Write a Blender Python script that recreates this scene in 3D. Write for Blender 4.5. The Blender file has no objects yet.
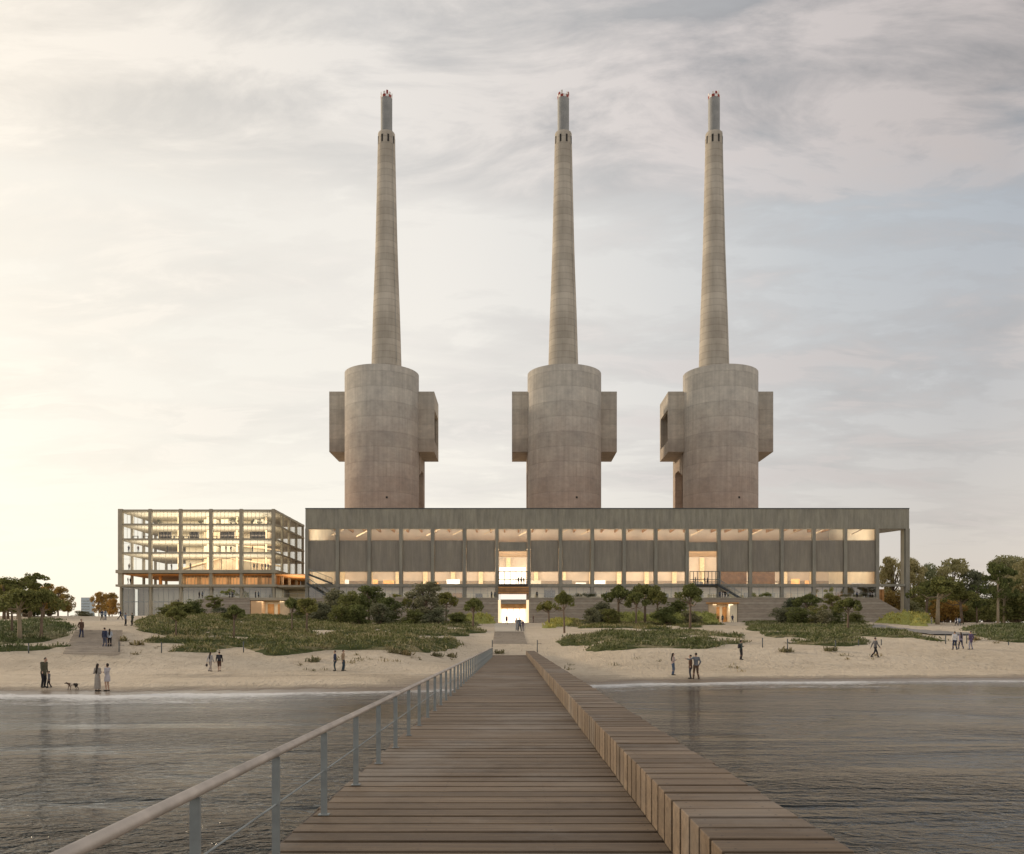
import bpy, bmesh, math, random
import numpy as np
from mathutils import Vector, Matrix, noise as mnoise
R = math.radians
rng = np.random.default_rng(7)
random.seed(7)
scene = bpy.context.scene
col = scene.collection

# ------------------------------------------------------------------ camera, sky, sun, exposure
EYE = 3.2          # eye above the water
F = 880.0          # focal length in pixels of a 1024 px wide picture
cam_d = bpy.data.cameras.new("camera")
cam = bpy.data.objects.new("camera", cam_d); col.objects.link(cam)
cam.location = (0, 0, EYE); cam.rotation_euler = (R(90), 0, 0)
cam_d.sensor_width = 36; cam_d.lens = 36 * F / 1024
cam_d.shift_x = -1 / 1024; cam_d.shift_y = 210.5 / 1024
cam_d.clip_start = 0.1; cam_d.clip_end = 12000
scene.camera = cam
scene.view_settings.view_transform = 'Standard'
scene.view_settings.look = 'None'
scene.view_settings.exposure = 0.22
scene.view_settings.gamma = 1
scene.cycles.use_denoising = True
scene.cycles.max_bounces = 7
scene.cycles.sample_clamp_indirect = 6
scene.cycles.transparent_max_bounces = 16

SUN_AZ, SUN_EL = R(-66), R(11)
sdir = Vector((math.sin(SUN_AZ) * math.cos(SUN_EL), math.cos(SUN_AZ) * math.cos(SUN_EL), math.sin(SUN_EL)))
world = bpy.data.worlds.new("World"); scene.world = world; world.use_nodes = True

def build_world():
    nt = world.node_tree; N = nt.nodes; L = nt.links
    N.clear()
    out = N.new('ShaderNodeOutputWorld')
    sky = N.new('ShaderNodeTexSky'); sky.sky_type = 'NISHITA'; sky.sun_disc = False
    sky.sun_elevation = SUN_EL; sky.sun_rotation = SUN_AZ
    sky.air_density = 1.0; sky.dust_density = 2.5; sky.ozone_density = 1.2; sky.altitude = 0
    bg = N.new('ShaderNodeBackground'); bg.inputs[1].default_value = 0.13
    L.new(sky.outputs[0], bg.inputs[0])
    tc = N.new('ShaderNodeTexCoord')
    sep = N.new('ShaderNodeSeparateXYZ'); L.new(tc.outputs['Generated'], sep.inputs[0])
    def m(op, a, b=None, c=None, clamp=False):
        n = N.new('ShaderNodeMath'); n.operation = op; n.use_clamp = clamp
        for i, v in enumerate((a, b, c)):
            if v is None: continue
            if hasattr(v, 'links'): L.new(v, n.inputs[i])
            else: n.inputs[i].default_value = v
        return n.outputs[0]
    z = m('MAXIMUM', sep.outputs[2], 0.0)
    k = m('DIVIDE', 1.0, m('ADD', z, 0.16))
    u = m('MULTIPLY', sep.outputs[0], k); v = m('MULTIPLY', sep.outputs[1], k)
    comb = N.new('ShaderNodeCombineXYZ'); L.new(u, comb.inputs[0]); L.new(v, comb.inputs[1])
    mp = N.new('ShaderNodeMapping'); mp.inputs['Rotation'].default_value = (0, 0, R(24)); mp.inputs['Scale'].default_value = (0.62, 1.25, 1)
    L.new(comb.outputs[0], mp.inputs[0])
    def nz(scale, det, rough, dist, off):
        n = N.new('ShaderNodeTexNoise'); n.inputs['Scale'].default_value = scale; n.inputs['Detail'].default_value = det
        n.inputs['Roughness'].default_value = rough; n.inputs['Distortion'].default_value = dist
        a = N.new('ShaderNodeVectorMath'); a.operation = 'ADD'; a.inputs[1].default_value = off
        L.new(mp.outputs[0], a.inputs[0]); L.new(a.outputs[0], n.inputs['Vector'])
        return n.outputs['Fac']
    big = nz(2.0, 9, 0.58, 0.35, (3.1, 7.7, 0)); fine = nz(5.0, 10, 0.62, 0.6, (9.3, 1.2, 4))
    dens = m('ADD', m('MULTIPLY', big, 0.68), m('MULTIPLY', fine, 0.32))
    def ramp(fac, stops):
        r = N.new('ShaderNodeValToRGB'); L.new(fac, r.inputs[0])
        e = r.color_ramp.elements
        e[0].position, e[0].color = stops[0][0], (*stops[0][1], 1)
        e[1].position, e[1].color = stops[-1][0], (*stops[-1][1], 1)
        for p, c in stops[1:-1]:
            q = e.new(p); q.color = (*c, 1)
        return r.outputs[0]
    # closeness to the sun's bearing: 0 away .. 1 toward
    nrm = N.new('ShaderNodeVectorMath'); nrm.operation = 'DOT_PRODUCT'
    L.new(tc.outputs['Generated'], nrm.inputs[0]); nrm.inputs[1].default_value = tuple(sdir)
    s = m('MULTIPLY_ADD', nrm.outputs['Value'], 0.5, 0.5, clamp=True)
    def mixc(f, a, b):
        n = N.new('ShaderNodeMix'); n.data_type = 'RGBA'
        if hasattr(f, 'links'): L.new(f, n.inputs[0])
        else: n.inputs[0].default_value = f
        L.new(a, n.inputs[6]); L.new(b, n.inputs[7]); return n.outputs[2]
    # thin high haze: blue grey, cream toward the sun; unseen rear brightened as fill
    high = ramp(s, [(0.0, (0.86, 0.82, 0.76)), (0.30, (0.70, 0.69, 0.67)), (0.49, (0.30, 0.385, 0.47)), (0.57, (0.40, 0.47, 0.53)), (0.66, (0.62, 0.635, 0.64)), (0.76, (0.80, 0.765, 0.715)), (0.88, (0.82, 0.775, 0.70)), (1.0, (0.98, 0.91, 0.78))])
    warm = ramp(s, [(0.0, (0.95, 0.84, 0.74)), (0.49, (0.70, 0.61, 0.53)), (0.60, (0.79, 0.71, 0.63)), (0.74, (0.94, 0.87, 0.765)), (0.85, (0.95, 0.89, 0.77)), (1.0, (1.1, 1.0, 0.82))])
    hz = m('POWER', m('SUBTRACT', 1.0, z, clamp=True), 2.1)
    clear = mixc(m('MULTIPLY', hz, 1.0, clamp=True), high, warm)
    # clouds: a broad deck overhead that breaks up into a few streaks lower down
    lit = ramp(s, [(0.0, (1.15, 1.04, 0.94)), (0.38, (0.80, 0.73, 0.68)), (0.50, (0.52, 0.465, 0.44)), (0.64, (0.66, 0.60, 0.57)), (0.78, (0.80, 0.75, 0.69)), (1.0, (1.1, 0.98, 0.80))])  # lowest stops: unseen cloud behind the camera brightened to fill shaded fronts
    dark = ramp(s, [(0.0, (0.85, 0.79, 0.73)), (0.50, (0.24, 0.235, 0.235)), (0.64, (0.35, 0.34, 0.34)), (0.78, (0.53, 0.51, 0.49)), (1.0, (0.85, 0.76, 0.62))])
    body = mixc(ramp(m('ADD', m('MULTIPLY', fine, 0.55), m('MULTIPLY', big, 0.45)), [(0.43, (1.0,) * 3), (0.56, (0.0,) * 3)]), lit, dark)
    lift = ramp(z, [(0.0, (0.0,) * 3), (0.22, (0.22,) * 3), (0.34, (0.26,) * 3), (0.42, (0.22,) * 3), (0.50, (0.66,) * 3), (0.75, (0.95,) * 3)])
    cov = ramp(m('ADD', m('MULTIPLY', lift, 0.42), dens), [(0.545, (0.0,) * 3), (0.66, (0.65,) * 3), (0.80, (0.97,) * 3)])
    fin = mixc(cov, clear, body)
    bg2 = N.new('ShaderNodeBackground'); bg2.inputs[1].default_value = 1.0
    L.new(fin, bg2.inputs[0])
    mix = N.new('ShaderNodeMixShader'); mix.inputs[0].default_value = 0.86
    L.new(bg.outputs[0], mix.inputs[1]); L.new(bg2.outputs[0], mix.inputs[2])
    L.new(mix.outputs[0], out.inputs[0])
build_world()

sun_d = bpy.data.lights.new("sun", 'SUN'); sun_d.energy = 1.8; sun_d.angle = R(6); sun_d.color = (1.0, 0.78, 0.55)
sun = bpy.data.objects.new("sun", sun_d); col.objects.link(sun)
sun.rotation_euler = (-sdir).to_track_quat('-Z', 'Y').to_euler()

# ------------------------------------------------------------------ helpers
def wx(px, Y): return (px - 513.0) * Y / F
def wz(py, Y): return EYE + (637.5 - py) * Y / F

def tag(o, label=None, cat=None, group=None, kind=None):
    if label: o['label'] = label
    if cat: o['category'] = cat
    if group: o['group'] = group
    if kind: o['kind'] = kind
    return o

def empty(name, loc, label=None, cat=None, group=None, rz=0.0):
    o = bpy.data.objects.new(name, None); col.objects.link(o)
    o.empty_display_size = 0.3
    o.location = loc; o.rotation_euler = (0, 0, rz)
    return tag(o, label, cat, group)

class MB:
    """collects boxes, tubes and polygons; build() links them as one mesh object"""
    def __init__(s): s.v = []; s.f = []; s.smooth = set()
    def poly(s, pts, faces, smooth=False):
        b = len(s.v); s.v += [tuple(p) for p in pts]
        for f in faces:
            if smooth: s.smooth.add(len(s.f))
            s.f.append(tuple(b + i for i in f))
    def box(s, x0, x1, y0, y1, z0, z1):
        s.poly([(x0,y0,z0),(x1,y0,z0),(x1,y1,z0),(x0,y1,z0),(x0,y0,z1),(x1,y0,z1),(x1,y1,z1),(x0,y1,z1)],
               [(0,3,2,1),(4,5,6,7),(0,1,5,4),(1,2,6,5),(2,3,7,6),(3,0,4,7)])
        return s
    def prism(s, pts, axis, a, b):
        """extrude a closed outline; axis 'x': outline is (y,z); 'y': (x,z); 'z': (x,y)"""
        def P(p, t): return {'x': (t, p[0], p[1]), 'y': (p[0], t, p[1]), 'z': (p[0], p[1], t)}[axis]
        n = len(pts)
        V = [P(p, a) for p in pts] + [P(p, b) for p in pts]
        s.poly(V, [tuple(range(n))[::-1], tuple(range(n, 2 * n))] + [(i, (i + 1) % n, n + (i + 1) % n, n + i) for i in range(n)])
        return s
    def tube(s, pts, rad, seg=8, cap=True, smooth=True):
        pts = [Vector(p) for p in pts]
        if not hasattr(rad, '__len__'): rad = [rad] * len(pts)
        V = []; up = None
        for i, p in enumerate(pts):
            d = (pts[min(i + 1, len(pts) - 1)] - pts[max(i - 1, 0)]).normalized()
            if up is None:
                up = Vector((0, 0, 1)) if abs(d.z) < 0.9 else Vector((1, 0, 0))
            a = d.cross(up).normalized(); b = a.cross(d).normalized(); up = b
            for k in range(seg):
                t = 2 * math.pi * k / seg
                V.append(p + (a * math.cos(t) + b * math.sin(t)) * rad[i])
        n = len(pts); fs = []
        for i in range(n - 1):
            for k in range(seg):
                fs.append((i * seg + k, i * seg + (k + 1) % seg, (i + 1) * seg + (k + 1) % seg, (i + 1) * seg + k))
        s.poly(V, fs, smooth)
        if cap:
            b = len(s.v) - len(V)
            s.f.append(tuple(b + k for k in range(seg))[::-1]); s.f.append(tuple(b + (n - 1) * seg + k for k in range(seg)))
        return s
    def ell(s, c, r, seg=12, rings=8, rot=None):
        V = []; c = Vector(c)
        for i in range(rings + 1):
            ph = math.pi * i / rings
            for k in range(seg):
                t = 2 * math.pi * k / seg
                q = Vector((r[0] * math.sin(ph) * math.cos(t), r[1] * math.sin(ph) * math.sin(t), r[2] * math.cos(ph)))
                if rot: q = rot @ q
                V.append(c + q)
        fs = []
        for i in range(rings):
            for k in range(seg):
                fs.append((i * seg + k, (i + 1) * seg + k, (i + 1) * seg + (k + 1) % seg, i * seg + (k + 1) % seg))
        s.poly(V, fs, True); return s
    def cap(s, a, b, ra, rb, seg=10):
        """tapered capsule"""
        a = Vector(a); b = Vector(b); d = (b - a); ln = d.length; d = d / max(ln, 1e-6)
        pts = []; rr = []
        for t in (-0.98, -0.7, -0.35): pts.append(a + d * ra * t); rr.append(ra * math.sqrt(1 - t * t))
        pts.append(a); rr.append(ra); pts.append(b); rr.append(rb)
        for t in (0.35, 0.7, 0.98): pts.append(b + d * rb * t); rr.append(rb * math.sqrt(1 - t * t))
        return s.tube(pts, rr, seg)
    def mesh(s, name):
        me = bpy.data.meshes.new(name); me.from_pydata(s.v, [], s.f)
        if s.smooth:
            fl = np.zeros(len(s.f), dtype=bool); fl[list(s.smooth)] = True
            me.polygons.foreach_set('use_smooth', fl)
        me.update(); return me
    def build(s, name, mat=None, parent=None, bevel=0.0):
        me = s.mesh(name); o = bpy.data.objects.new(name, me); col.objects.link(o)
        if mat: me.materials.append(mat)
        if parent: o.parent = parent
        if bevel:
            b = o.modifiers.new('bevel', 'BEVEL'); b.width = bevel; b.segments = 2; b.limit_method = 'ANGLE'
        return o

def np_mesh(name, V, Q, mat=None, parent=None, smooth=False):
    """V (n,3) float, Q (m,k) int"""
    me = bpy.data.meshes.new(name); V = np.asarray(V, dtype=np.float32); Q = np.asarray(Q, dtype=np.int32)
    me.vertices.add(len(V)); me.vertices.foreach_set('co', V.ravel())
    k = Q.shape[1]; me.loops.add(Q.size); me.loops.foreach_set('vertex_index', Q.ravel())
    me.polygons.add(len(Q)); me.polygons.foreach_set('loop_start', np.arange(0, Q.size, k, dtype=np.int32))
    if smooth: me.polygons.foreach_set('use_smooth', np.ones(len(Q), dtype=bool))
    me.update(calc_edges=True); me.validate()
    if mat: me.materials.append(mat)
    o = bpy.data.objects.new(name, me); col.objects.link(o)
    if parent: o.parent = parent
    return o

def copy_tree(o, parent=None):
    c = o.copy(); col.objects.link(c)
    if parent is not None: c.parent = parent
    for ch in list(o.children): copy_tree(ch, c)
    return c

# ------------------------------------------------------------------ materials
class Mat:
    def __init__(s, name, rough=0.8, spec=0.3, metal=0.0):
        s.m = bpy.data.materials.new(name); s.m.use_nodes = True
        s.nt = s.m.node_tree; s.N = s.nt.nodes; s.L = s.nt.links
        s.p = s.N['Principled BSDF']; s.p.inputs['Roughness'].default_value = rough
        s.p.inputs['Specular IOR Level'].default_value = spec; s.p.inputs['Metallic'].default_value = metal
        s.tc = s.N.new('ShaderNodeTexCoord'); s.geo = None
    def set(s, k, v): s.p.inputs[k].default_value = v; return s
    def color(s, c): s.p.inputs['Base Color'].default_value = (*c, 1); return s
    def link(s, a, b):
        if hasattr(a, 'links'): s.L.new(a, b)
        else: b.default_value = a
    def map(s, scale=(1,1,1), rot=(0,0,0), loc=(0,0,0), src='Object'):
        n = s.N.new('ShaderNodeMapping'); n.inputs['Scale'].default_value = scale; n.inputs['Rotation'].default_value = rot
        n.inputs['Location'].default_value = loc
        s.L.new(s.tc.outputs[src], n.inputs[0]); return n.outputs[0]
    def noise(s, scale, vec=None, det=5, rough=0.55, dist=0.0, out='Fac'):
        n = s.N.new('ShaderNodeTexNoise'); n.inputs['Scale'].default_value = scale; n.inputs['Detail'].default_value = det
        n.inputs['Roughness'].default_value = rough; n.inputs['Distortion'].default_value = dist
        s.L.new(vec if vec is not None else s.tc.outputs['Object'], n.inputs['Vector']); return n.outputs[out]
    def wave(s, scale, vec=None, dist=0.0, det=2, dscale=1.0, direction='X', prof='SIN'):
        n = s.N.new('ShaderNodeTexWave'); n.wave_type = 'BANDS'; n.bands_direction = direction; n.wave_profile = prof
        n.inputs['Scale'].default_value = scale; n.inputs['Distortion'].default_value = dist
        n.inputs['Detail'].default_value = det; n.inputs['Detail Scale'].default_value = dscale
        s.L.new(vec if vec is not None else s.tc.outputs['Object'], n.inputs['Vector']); return n.outputs['Fac']
    def math(s, op, a, b=None, c=None, clamp=False):
        n = s.N.new('ShaderNodeMath'); n.operation = op; n.use_clamp = clamp
        for i, v in enumerate((a, b, c)):
            if v is not None: s.link(v, n.inputs[i])
        return n.outputs[0]
    def ramp(s, fac, stops, interp='LINEAR'):
        r = s.N.new('ShaderNodeValToRGB'); s.link(fac, r.inputs[0]); r.color_ramp.interpolation = interp
        e = r.color_ramp.elements
        def C(c): return (c, c, c, 1) if not hasattr(c, '__len__') else (*c, 1)
        e[0].position, e[0].color = stops[0][0], C(stops[0][1]); e[1].position, e[1].color = stops[-1][0], C(stops[-1][1])
        for p, c in stops[1:-1]: q = e.new(p); q.color = C(c)
        return r.outputs[0]
    def mix(s, fac, a, b, blend='MIX'):
        n = s.N.new('ShaderNodeMix'); n.data_type = 'RGBA'; n.blend_type = blend
        s.link(fac, n.inputs[0])
        for v, i in ((a, 6), (b, 7)):
            if hasattr(v, 'links'): s.L.new(v, n.inputs[i])
            else: n.inputs[i].default_value = (*v, 1)
        return n.outputs[2]
    def island(s):
        g = s.N.new('ShaderNodeNewGeometry'); return g.outputs['Random Per Island']
    def objrand(s):
        g = s.N.new('ShaderNodeObjectInfo'); return g.outputs['Random']
    def pos(s):
        g = s.N.new('ShaderNodeNewGeometry'); return g.outputs['Position']
    def base(s, c): s.L.new(c, s.p.inputs['Base Color']); return s
    def bump(s, h, strength=0.3, dist=0.1):
        b = s.N.new('ShaderNodeBump'); b.inputs['Strength'].default_value = strength; b.inputs['Distance'].default_value = dist
        s.L.new(h, b.inputs['Height']); s.L.new(b.outputs[0], s.p.inputs['Normal']); return s

def plain(name, c, rough=0.7, metal=0.0, spec=0.3, var=0.15, scale=2.0):
    m = Mat(name, rough, spec, metal)
    n = m.noise(scale, det=6)
    m.base(m.mix(m.ramp(n, [(0.3, 0.0), (0.7, 1.0)]), tuple(x * (1 - var) for x in c), tuple(min(1, x * (1 + var)) for x in c)))
    m.bump(m.noise(scale * 12), 0.12, 0.02)
    return m.m

def mat_tower():
    m = Mat('tower_concrete', 0.9, 0.2)
    # lift joints every 5.2 m with panels that differ between lifts, vertical board marks and long streaks
    sep = m.N.new('ShaderNodeSeparateXYZ'); m.L.new(m.tc.outputs['Object'], sep.inputs[0])
    zf = m.math('DIVIDE', sep.outputs[2], 5.2)
    ang = m.math('MULTIPLY', m.math('ARCTAN2', sep.outputs[1], sep.outputs[0]), 7.0)
    zfl = m.math('FLOOR', zf); afl = m.math('FLOOR', m.math('ADD', ang, m.math('MULTIPLY', zfl, 0.5)))
    cb = m.N.new('ShaderNodeCombineXYZ'); m.L.new(afl, cb.inputs[0]); m.L.new(zfl, cb.inputs[1])
    wn = m.N.new('ShaderNodeTexWhiteNoise'); wn.noise_dimensions = '2D'; m.L.new(cb.outputs[0], wn.inputs[0])
    wz1 = m.N.new('ShaderNodeTexWhiteNoise'); wz1.noise_dimensions = '1D'; m.L.new(zfl, wz1.inputs['W'])
    fz = m.math('FRACT', zf)
    joint = m.ramp(fz, [(0.0, 1.0), (0.05, 0.0), (0.96, 0.0), (1.0, 1.0)])
    streak = m.noise(1.0, m.map((1.1, 1.1, 0.03)), 7, 0.65)
    patch = m.noise(0.09, None, 7, 0.6)
    board = m.noise(1.0, m.map((2.6, 2.6, 0.12)), 3)
    # darker warm brown on the lower shaft that fades out upward
    low = m.ramp(m.math('MULTIPLY_ADD', m.noise(0.12, None, 4), 0.3, m.math('MULTIPLY', sep.outputs[2], 0.0105)), [(0.62, 1.0), (1.08, 0.0)])
    c = m.mix(low, (0.47, 0.445, 0.40), (0.36, 0.285, 0.24))
    c = m.mix(0.26, c, m.mix(m.ramp(streak, [(0.35, 0.0), (0.68, 1.0)]), (0.60,)*3, (1.25,)*3), 'MULTIPLY')
    c = m.mix(0.9, c, m.mix(m.ramp(patch, [(0.35, 0.0), (0.65, 1.0)]), (0.84, 0.835, 0.835), (1.12, 1.10, 1.06)), 'MULTIPLY')
    pv = m.math('MULTIPLY_ADD', wn.outputs['Value'], 0.10, 0.95)
    pc = m.N.new('ShaderNodeCombineXYZ')
    for i in range(3): m.L.new(pv, pc.inputs[i])
    c = m.mix(1.0, c, pc.outputs[0], 'MULTIPLY')
    mot = m.noise(0.5, m.map((1, 1, 1.6)), 8, 0.72)
    c = m.mix(0.8, c, m.mix(m.ramp(mot, [(0.34, 0.0), (0.66, 1.0)]), (0.86, 0.855, 0.85), (1.12, 1.10, 1.07)), 'MULTIPLY')
    v1 = m.math('MULTIPLY_ADD', wz1.outputs['Value'], 0.22, 0.88)
    cc = m.N.new('ShaderNodeCombineXYZ')
    for i in range(3): m.L.new(v1, cc.inputs[i])
    c = m.mix(1.0, c, cc.outputs[0], 'MULTIPLY')
    c = m.mix(m.math('MULTIPLY', joint, 0.13), c, (0.10, 0.09, 0.08))
    c = m.mix(m.ramp(board, [(0.3, 0.08), (0.5, 0.0)]), c, (0.12, 0.11, 0.10))
    m.base(c)
    m.bump(m.math('ADD', board, m.math('MULTIPLY', joint, -1.2)), 0.35, 0.15)
    return m.m

def mat_stack():
    m = Mat('stack_concrete', 0.9, 0.2)
    sep = m.N.new('ShaderNodeSeparateXYZ'); m.L.new(m.tc.outputs['Object'], sep.inputs[0])
    zf = m.math('DIVIDE', sep.outputs[2], 2.4)
    wz1 = m.N.new('ShaderNodeTexWhiteNoise'); wz1.noise_dimensions = '1D'; m.L.new(m.math('FLOOR', zf), wz1.inputs['W'])
    fz = m.math('FRACT', zf)
    joint = m.ramp(fz, [(0.0, 1.0), (0.09, 0.0), (0.93, 0.0), (1.0, 1.0)])
    streak = m.noise(1.0, m.map((0.9, 0.9, 0.02)), 7, 0.65)
    patch = m.noise(0.12, m.map((1, 1, 0.4)), 6, 0.6)
    c = m.mix(m.ramp(patch, [(0.35, 0.0), (0.65, 1.0)]), (0.40, 0.365, 0.31), (0.56, 0.52, 0.45))
    c = m.mix(0.25, c, m.mix(m.ramp(streak, [(0.38, 0.0), (0.66, 1.0)]), (0.62,)*3, (1.2,)*3), 'MULTIPLY')
    v1 = m.math('MULTIPLY_ADD', wz1.outputs['Value'], 0.15, 0.92)
    cc = m.N.new('ShaderNodeCombineXYZ')
    for i in range(3): m.L.new(v1, cc.inputs[i])
    c = m.mix(1.0, c, cc.outputs[0], 'MULTIPLY')
    c = m.mix(m.math('MULTIPLY', joint, 0.35), c, (0.12, 0.10, 0.085))
    m.base(c); m.bump(m.math('ADD', patch, m.math('MULTIPLY', joint, -1.0)), 0.3, 0.1)
    return m.m

def mat_hall(name, c0, c1, board=3.4, panel=1.3):
    m = Mat(name, 0.85, 0.2)
    streak = m.noise(1.0, m.map((board * 0.5, board * 0.5, 0.16)), 8, 0.7)
    mid = m.noise(0.35, m.map((1, 1, 0.35)), 6, 0.6)
    b = m.wave(board * 0.5, m.map((1, 0.0, 0)), 0.6, 2, 2.0)
    fine = m.noise(9.0, m.map((1, 1, 0.5)), 4)
    c = m.mix(m.ramp(streak, [(0.33, 0.0), (0.68, 1.0)]), c0, c1)
    c = m.mix(0.7, c, m.mix(m.ramp(mid, [(0.3, 0.0), (0.7, 1.0)]), (0.78, 0.78, 0.80), (1.2, 1.17, 1.08)), 'MULTIPLY')
    c = m.mix(m.ramp(b, [(0.02, 0.12), (0.14, 0.0)]), c, (0.09, 0.085, 0.075))
    c = m.mix(m.ramp(fine, [(0.28, 0.25), (0.45, 0.0)]), c, (0.08, 0.075, 0.06))
    m.base(c); m.bump(m.math('ADD', m.math('MULTIPLY', b, 0.5), m.math('MULTIPLY', fine, 0.4)), 0.35, 0.06)
    return m.m

def mat_stone():
    m = Mat('layered_stone', 0.9, 0.2)
    sep = m.N.new('ShaderNodeSeparateXYZ'); m.L.new(m.tc.outputs['Object'], sep.inputs[0])
    zf = m.math('DIVIDE', sep.outputs[2], 0.62)
    fz = m.math('FRACT', zf)
    w = m.N.new('ShaderNodeTexWhiteNoise'); w.noise_dimensions = '1D'; m.L.new(m.math('FLOOR', zf), w.inputs['W'])
    n = m.noise(0.8, m.map((1, 1, 3)), 7, 0.65)
    c = m.mix(m.ramp(n, [(0.3, 0.0), (0.7, 1.0)]), (0.31, 0.275, 0.235), (0.46, 0.41, 0.345))
    c = m.mix(m.math('MULTIPLY', w.outputs['Value'], 0.35), c, (0.20, 0.15, 0.115))
    c = m.mix(m.ramp(fz, [(0.0, 0.75), (0.12, 0.0), (1.0, 0.0)]), c, (0.07, 0.06, 0.05))
    m.base(c); m.bump(m.ramp(fz, [(0.0, 0.0), (0.14, 1.0), (1.0, 0.9)]), 0.5, 0.08)
    return m.m

def mat_wood(name, c0, c1, axis=(0.25, 6, 6), rough=0.62, islands=True, stain=True):
    m = Mat(name, rough, 0.35)
    r = m.island()
    cb = m.N.new('ShaderNodeCombineXYZ'); m.L.new(m.math('MULTIPLY', r, 37.0), cb.inputs[0]); m.L.new(m.math('MULTIPLY', r, 11.0), cb.inputs[2])
    ad = m.N.new('ShaderNodeVectorMath'); ad.operation = 'ADD'; m.L.new(m.tc.outputs['Object'], ad.inputs[0]); m.L.new(cb.outputs[0], ad.inputs[1])
    mp = m.N.new('ShaderNodeMapping'); mp.inputs['Scale'].default_value = axis; m.L.new(ad.outputs[0], mp.inputs[0])
    grain = m.noise(2.6, mp.outputs[0], 8, 0.7, 0.4)
    fibre = m.noise(14.0, mp.outputs[0], 4, 0.6)
    c = m.mix(m.ramp(grain, [(0.30, 0.0), (0.70, 1.0)]), c0, c1)
    v = m.math('MULTIPLY_ADD', r, 0.60, 0.66)
    cc = m.N.new('ShaderNodeCombineXYZ')
    m.L.new(v, cc.inputs[0]); m.L.new(m.math('MULTIPLY_ADD', r, 0.64, 0.64), cc.inputs[1]); m.L.new(m.math('MULTIPLY_ADD', r, 0.70, 0.61), cc.inputs[2])
    c = m.mix(1.0, c, cc.outputs[0], 'MULTIPLY')
    c = m.mix(m.ramp(fibre, [(0.25, 0.45), (0.45, 0.0)]), c, tuple(x * 0.4 for x in c0))
    if stain:
        st = m.noise(0.55, None, 6, 0.7)
        c = m.mix(m.ramp(st, [(0.30, 0.5), (0.46, 0.0)]), c, tuple(x * 0.55 for x in c0))
        gr = m.noise(0.3, m.map((1, 1, 1), loc=(9, 3, 0)), 6, 0.65)
        c = m.mix(m.ramp(gr, [(0.50, 0.0), (0.66, 0.5)]), c, (0.26, 0.235, 0.205))
        sp = m.N.new('ShaderNodeSeparateXYZ'); m.L.new(m.tc.outputs['Object'], sp.inputs[0])
        py_ = m.math('FRACT', m.math('DIVIDE', m.math('SUBTRACT', sp.outputs[1], 1.0), 0.402))
        scr = None
        for jx in (-2.1, -0.9, 0.4, 1.4, 1.60, 2.25):
            for fy in (0.25, 0.75):
                dx = m.math('SUBTRACT', sp.outputs[0], jx); dy = m.math('MULTIPLY', m.math('SUBTRACT', py_, fy), 0.402)
                d2 = m.math('ADD', m.math('MULTIPLY', dx, dx), m.math('MULTIPLY', dy, dy))
                hit = m.math('LESS_THAN', d2, 0.00013)
                scr = hit if scr is None else m.math('MAXIMUM', scr, hit)
        c = m.mix(m.math('MULTIPLY', scr, 0.8), c, (0.035, 0.032, 0.03))
    m.base(c)
    m.L.new(m.math('MULTIPLY_ADD', grain, 0.35, rough - 0.15), m.p.inputs['Roughness'])
    m.bump(m.math('ADD', grain, fibre), 0.35, 0.008)
    return m.m

def mat_sand():
    m = Mat('beach_sand', 0.95, 0.15)
    big = m.noise(0.05, None, 6, 0.6); mid = m.noise(0.6, None, 7, 0.65); fine = m.noise(9.0, None, 4, 0.6)
    rip = m.noise(1.0, m.map((3.0, 0.9, 0), (0, 0, R(28))), 3, 0.5, 1.2)
    rip2 = m.noise(1.0, m.map((2.4, 0.8, 0), (0, 0, R(-30))), 3, 0.5, 1.4)
    c = m.mix(m.ramp(big, [(0.35, 0.0), (0.65, 1.0)]), (0.56, 0.475, 0.36), (0.70, 0.605, 0.475))
    c = m.mix(m.ramp(mid, [(0.3, 0.35), (0.55, 0.0)]), c, (0.36, 0.285, 0.20))
    c = m.mix(m.ramp(fine, [(0.25, 0.3), (0.4, 0.0)]), c, (0.30, 0.24, 0.17))
    # trampled paler ground by the plaza
    sep = m.N.new('ShaderNodeSeparateXYZ'); m.L.new(m.pos(), sep.inputs[0])
    # wet band just above the water line
    hn = m.math('ADD', sep.outputs[2], m.math('MULTIPLY_ADD', mid, 0.16, -0.08))
    wet = m.ramp(hn, [(0.12, 1.0), (0.30, 0.0)])
    c = m.mix(wet, c, (0.20, 0.155, 0.115))
    m.base(c)
    m.L.new(m.ramp(wet, [(0.0, 0.95), (1.0, 0.32)]), m.p.inputs['Roughness'])
    h = m.math('ADD', m.math('MULTIPLY', m.math('ADD', rip, rip2), 0.5), m.math('MULTIPLY', mid, 0.9))
    h = m.math('ADD', h, m.math('MULTIPLY', fine, 0.15))
    vo = m.N.new('ShaderNodeTexVoronoi'); vo.inputs['Scale'].default_value = 1.5; m.L.new(m.map((1, 1, 0)), vo.inputs['Vector'])
    ft = m.ramp(vo.outputs['Distance'], [(0.10, 0.0), (0.26, 1.0)])
    h = m.math('ADD', h, m.math('MULTIPLY', ft, 0.32))
    h = m.math('MULTIPLY', h, m.math('SUBTRACT', 1.0, wet))
    m.bump(h, 1.0, 0.55)
    return m.m

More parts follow.
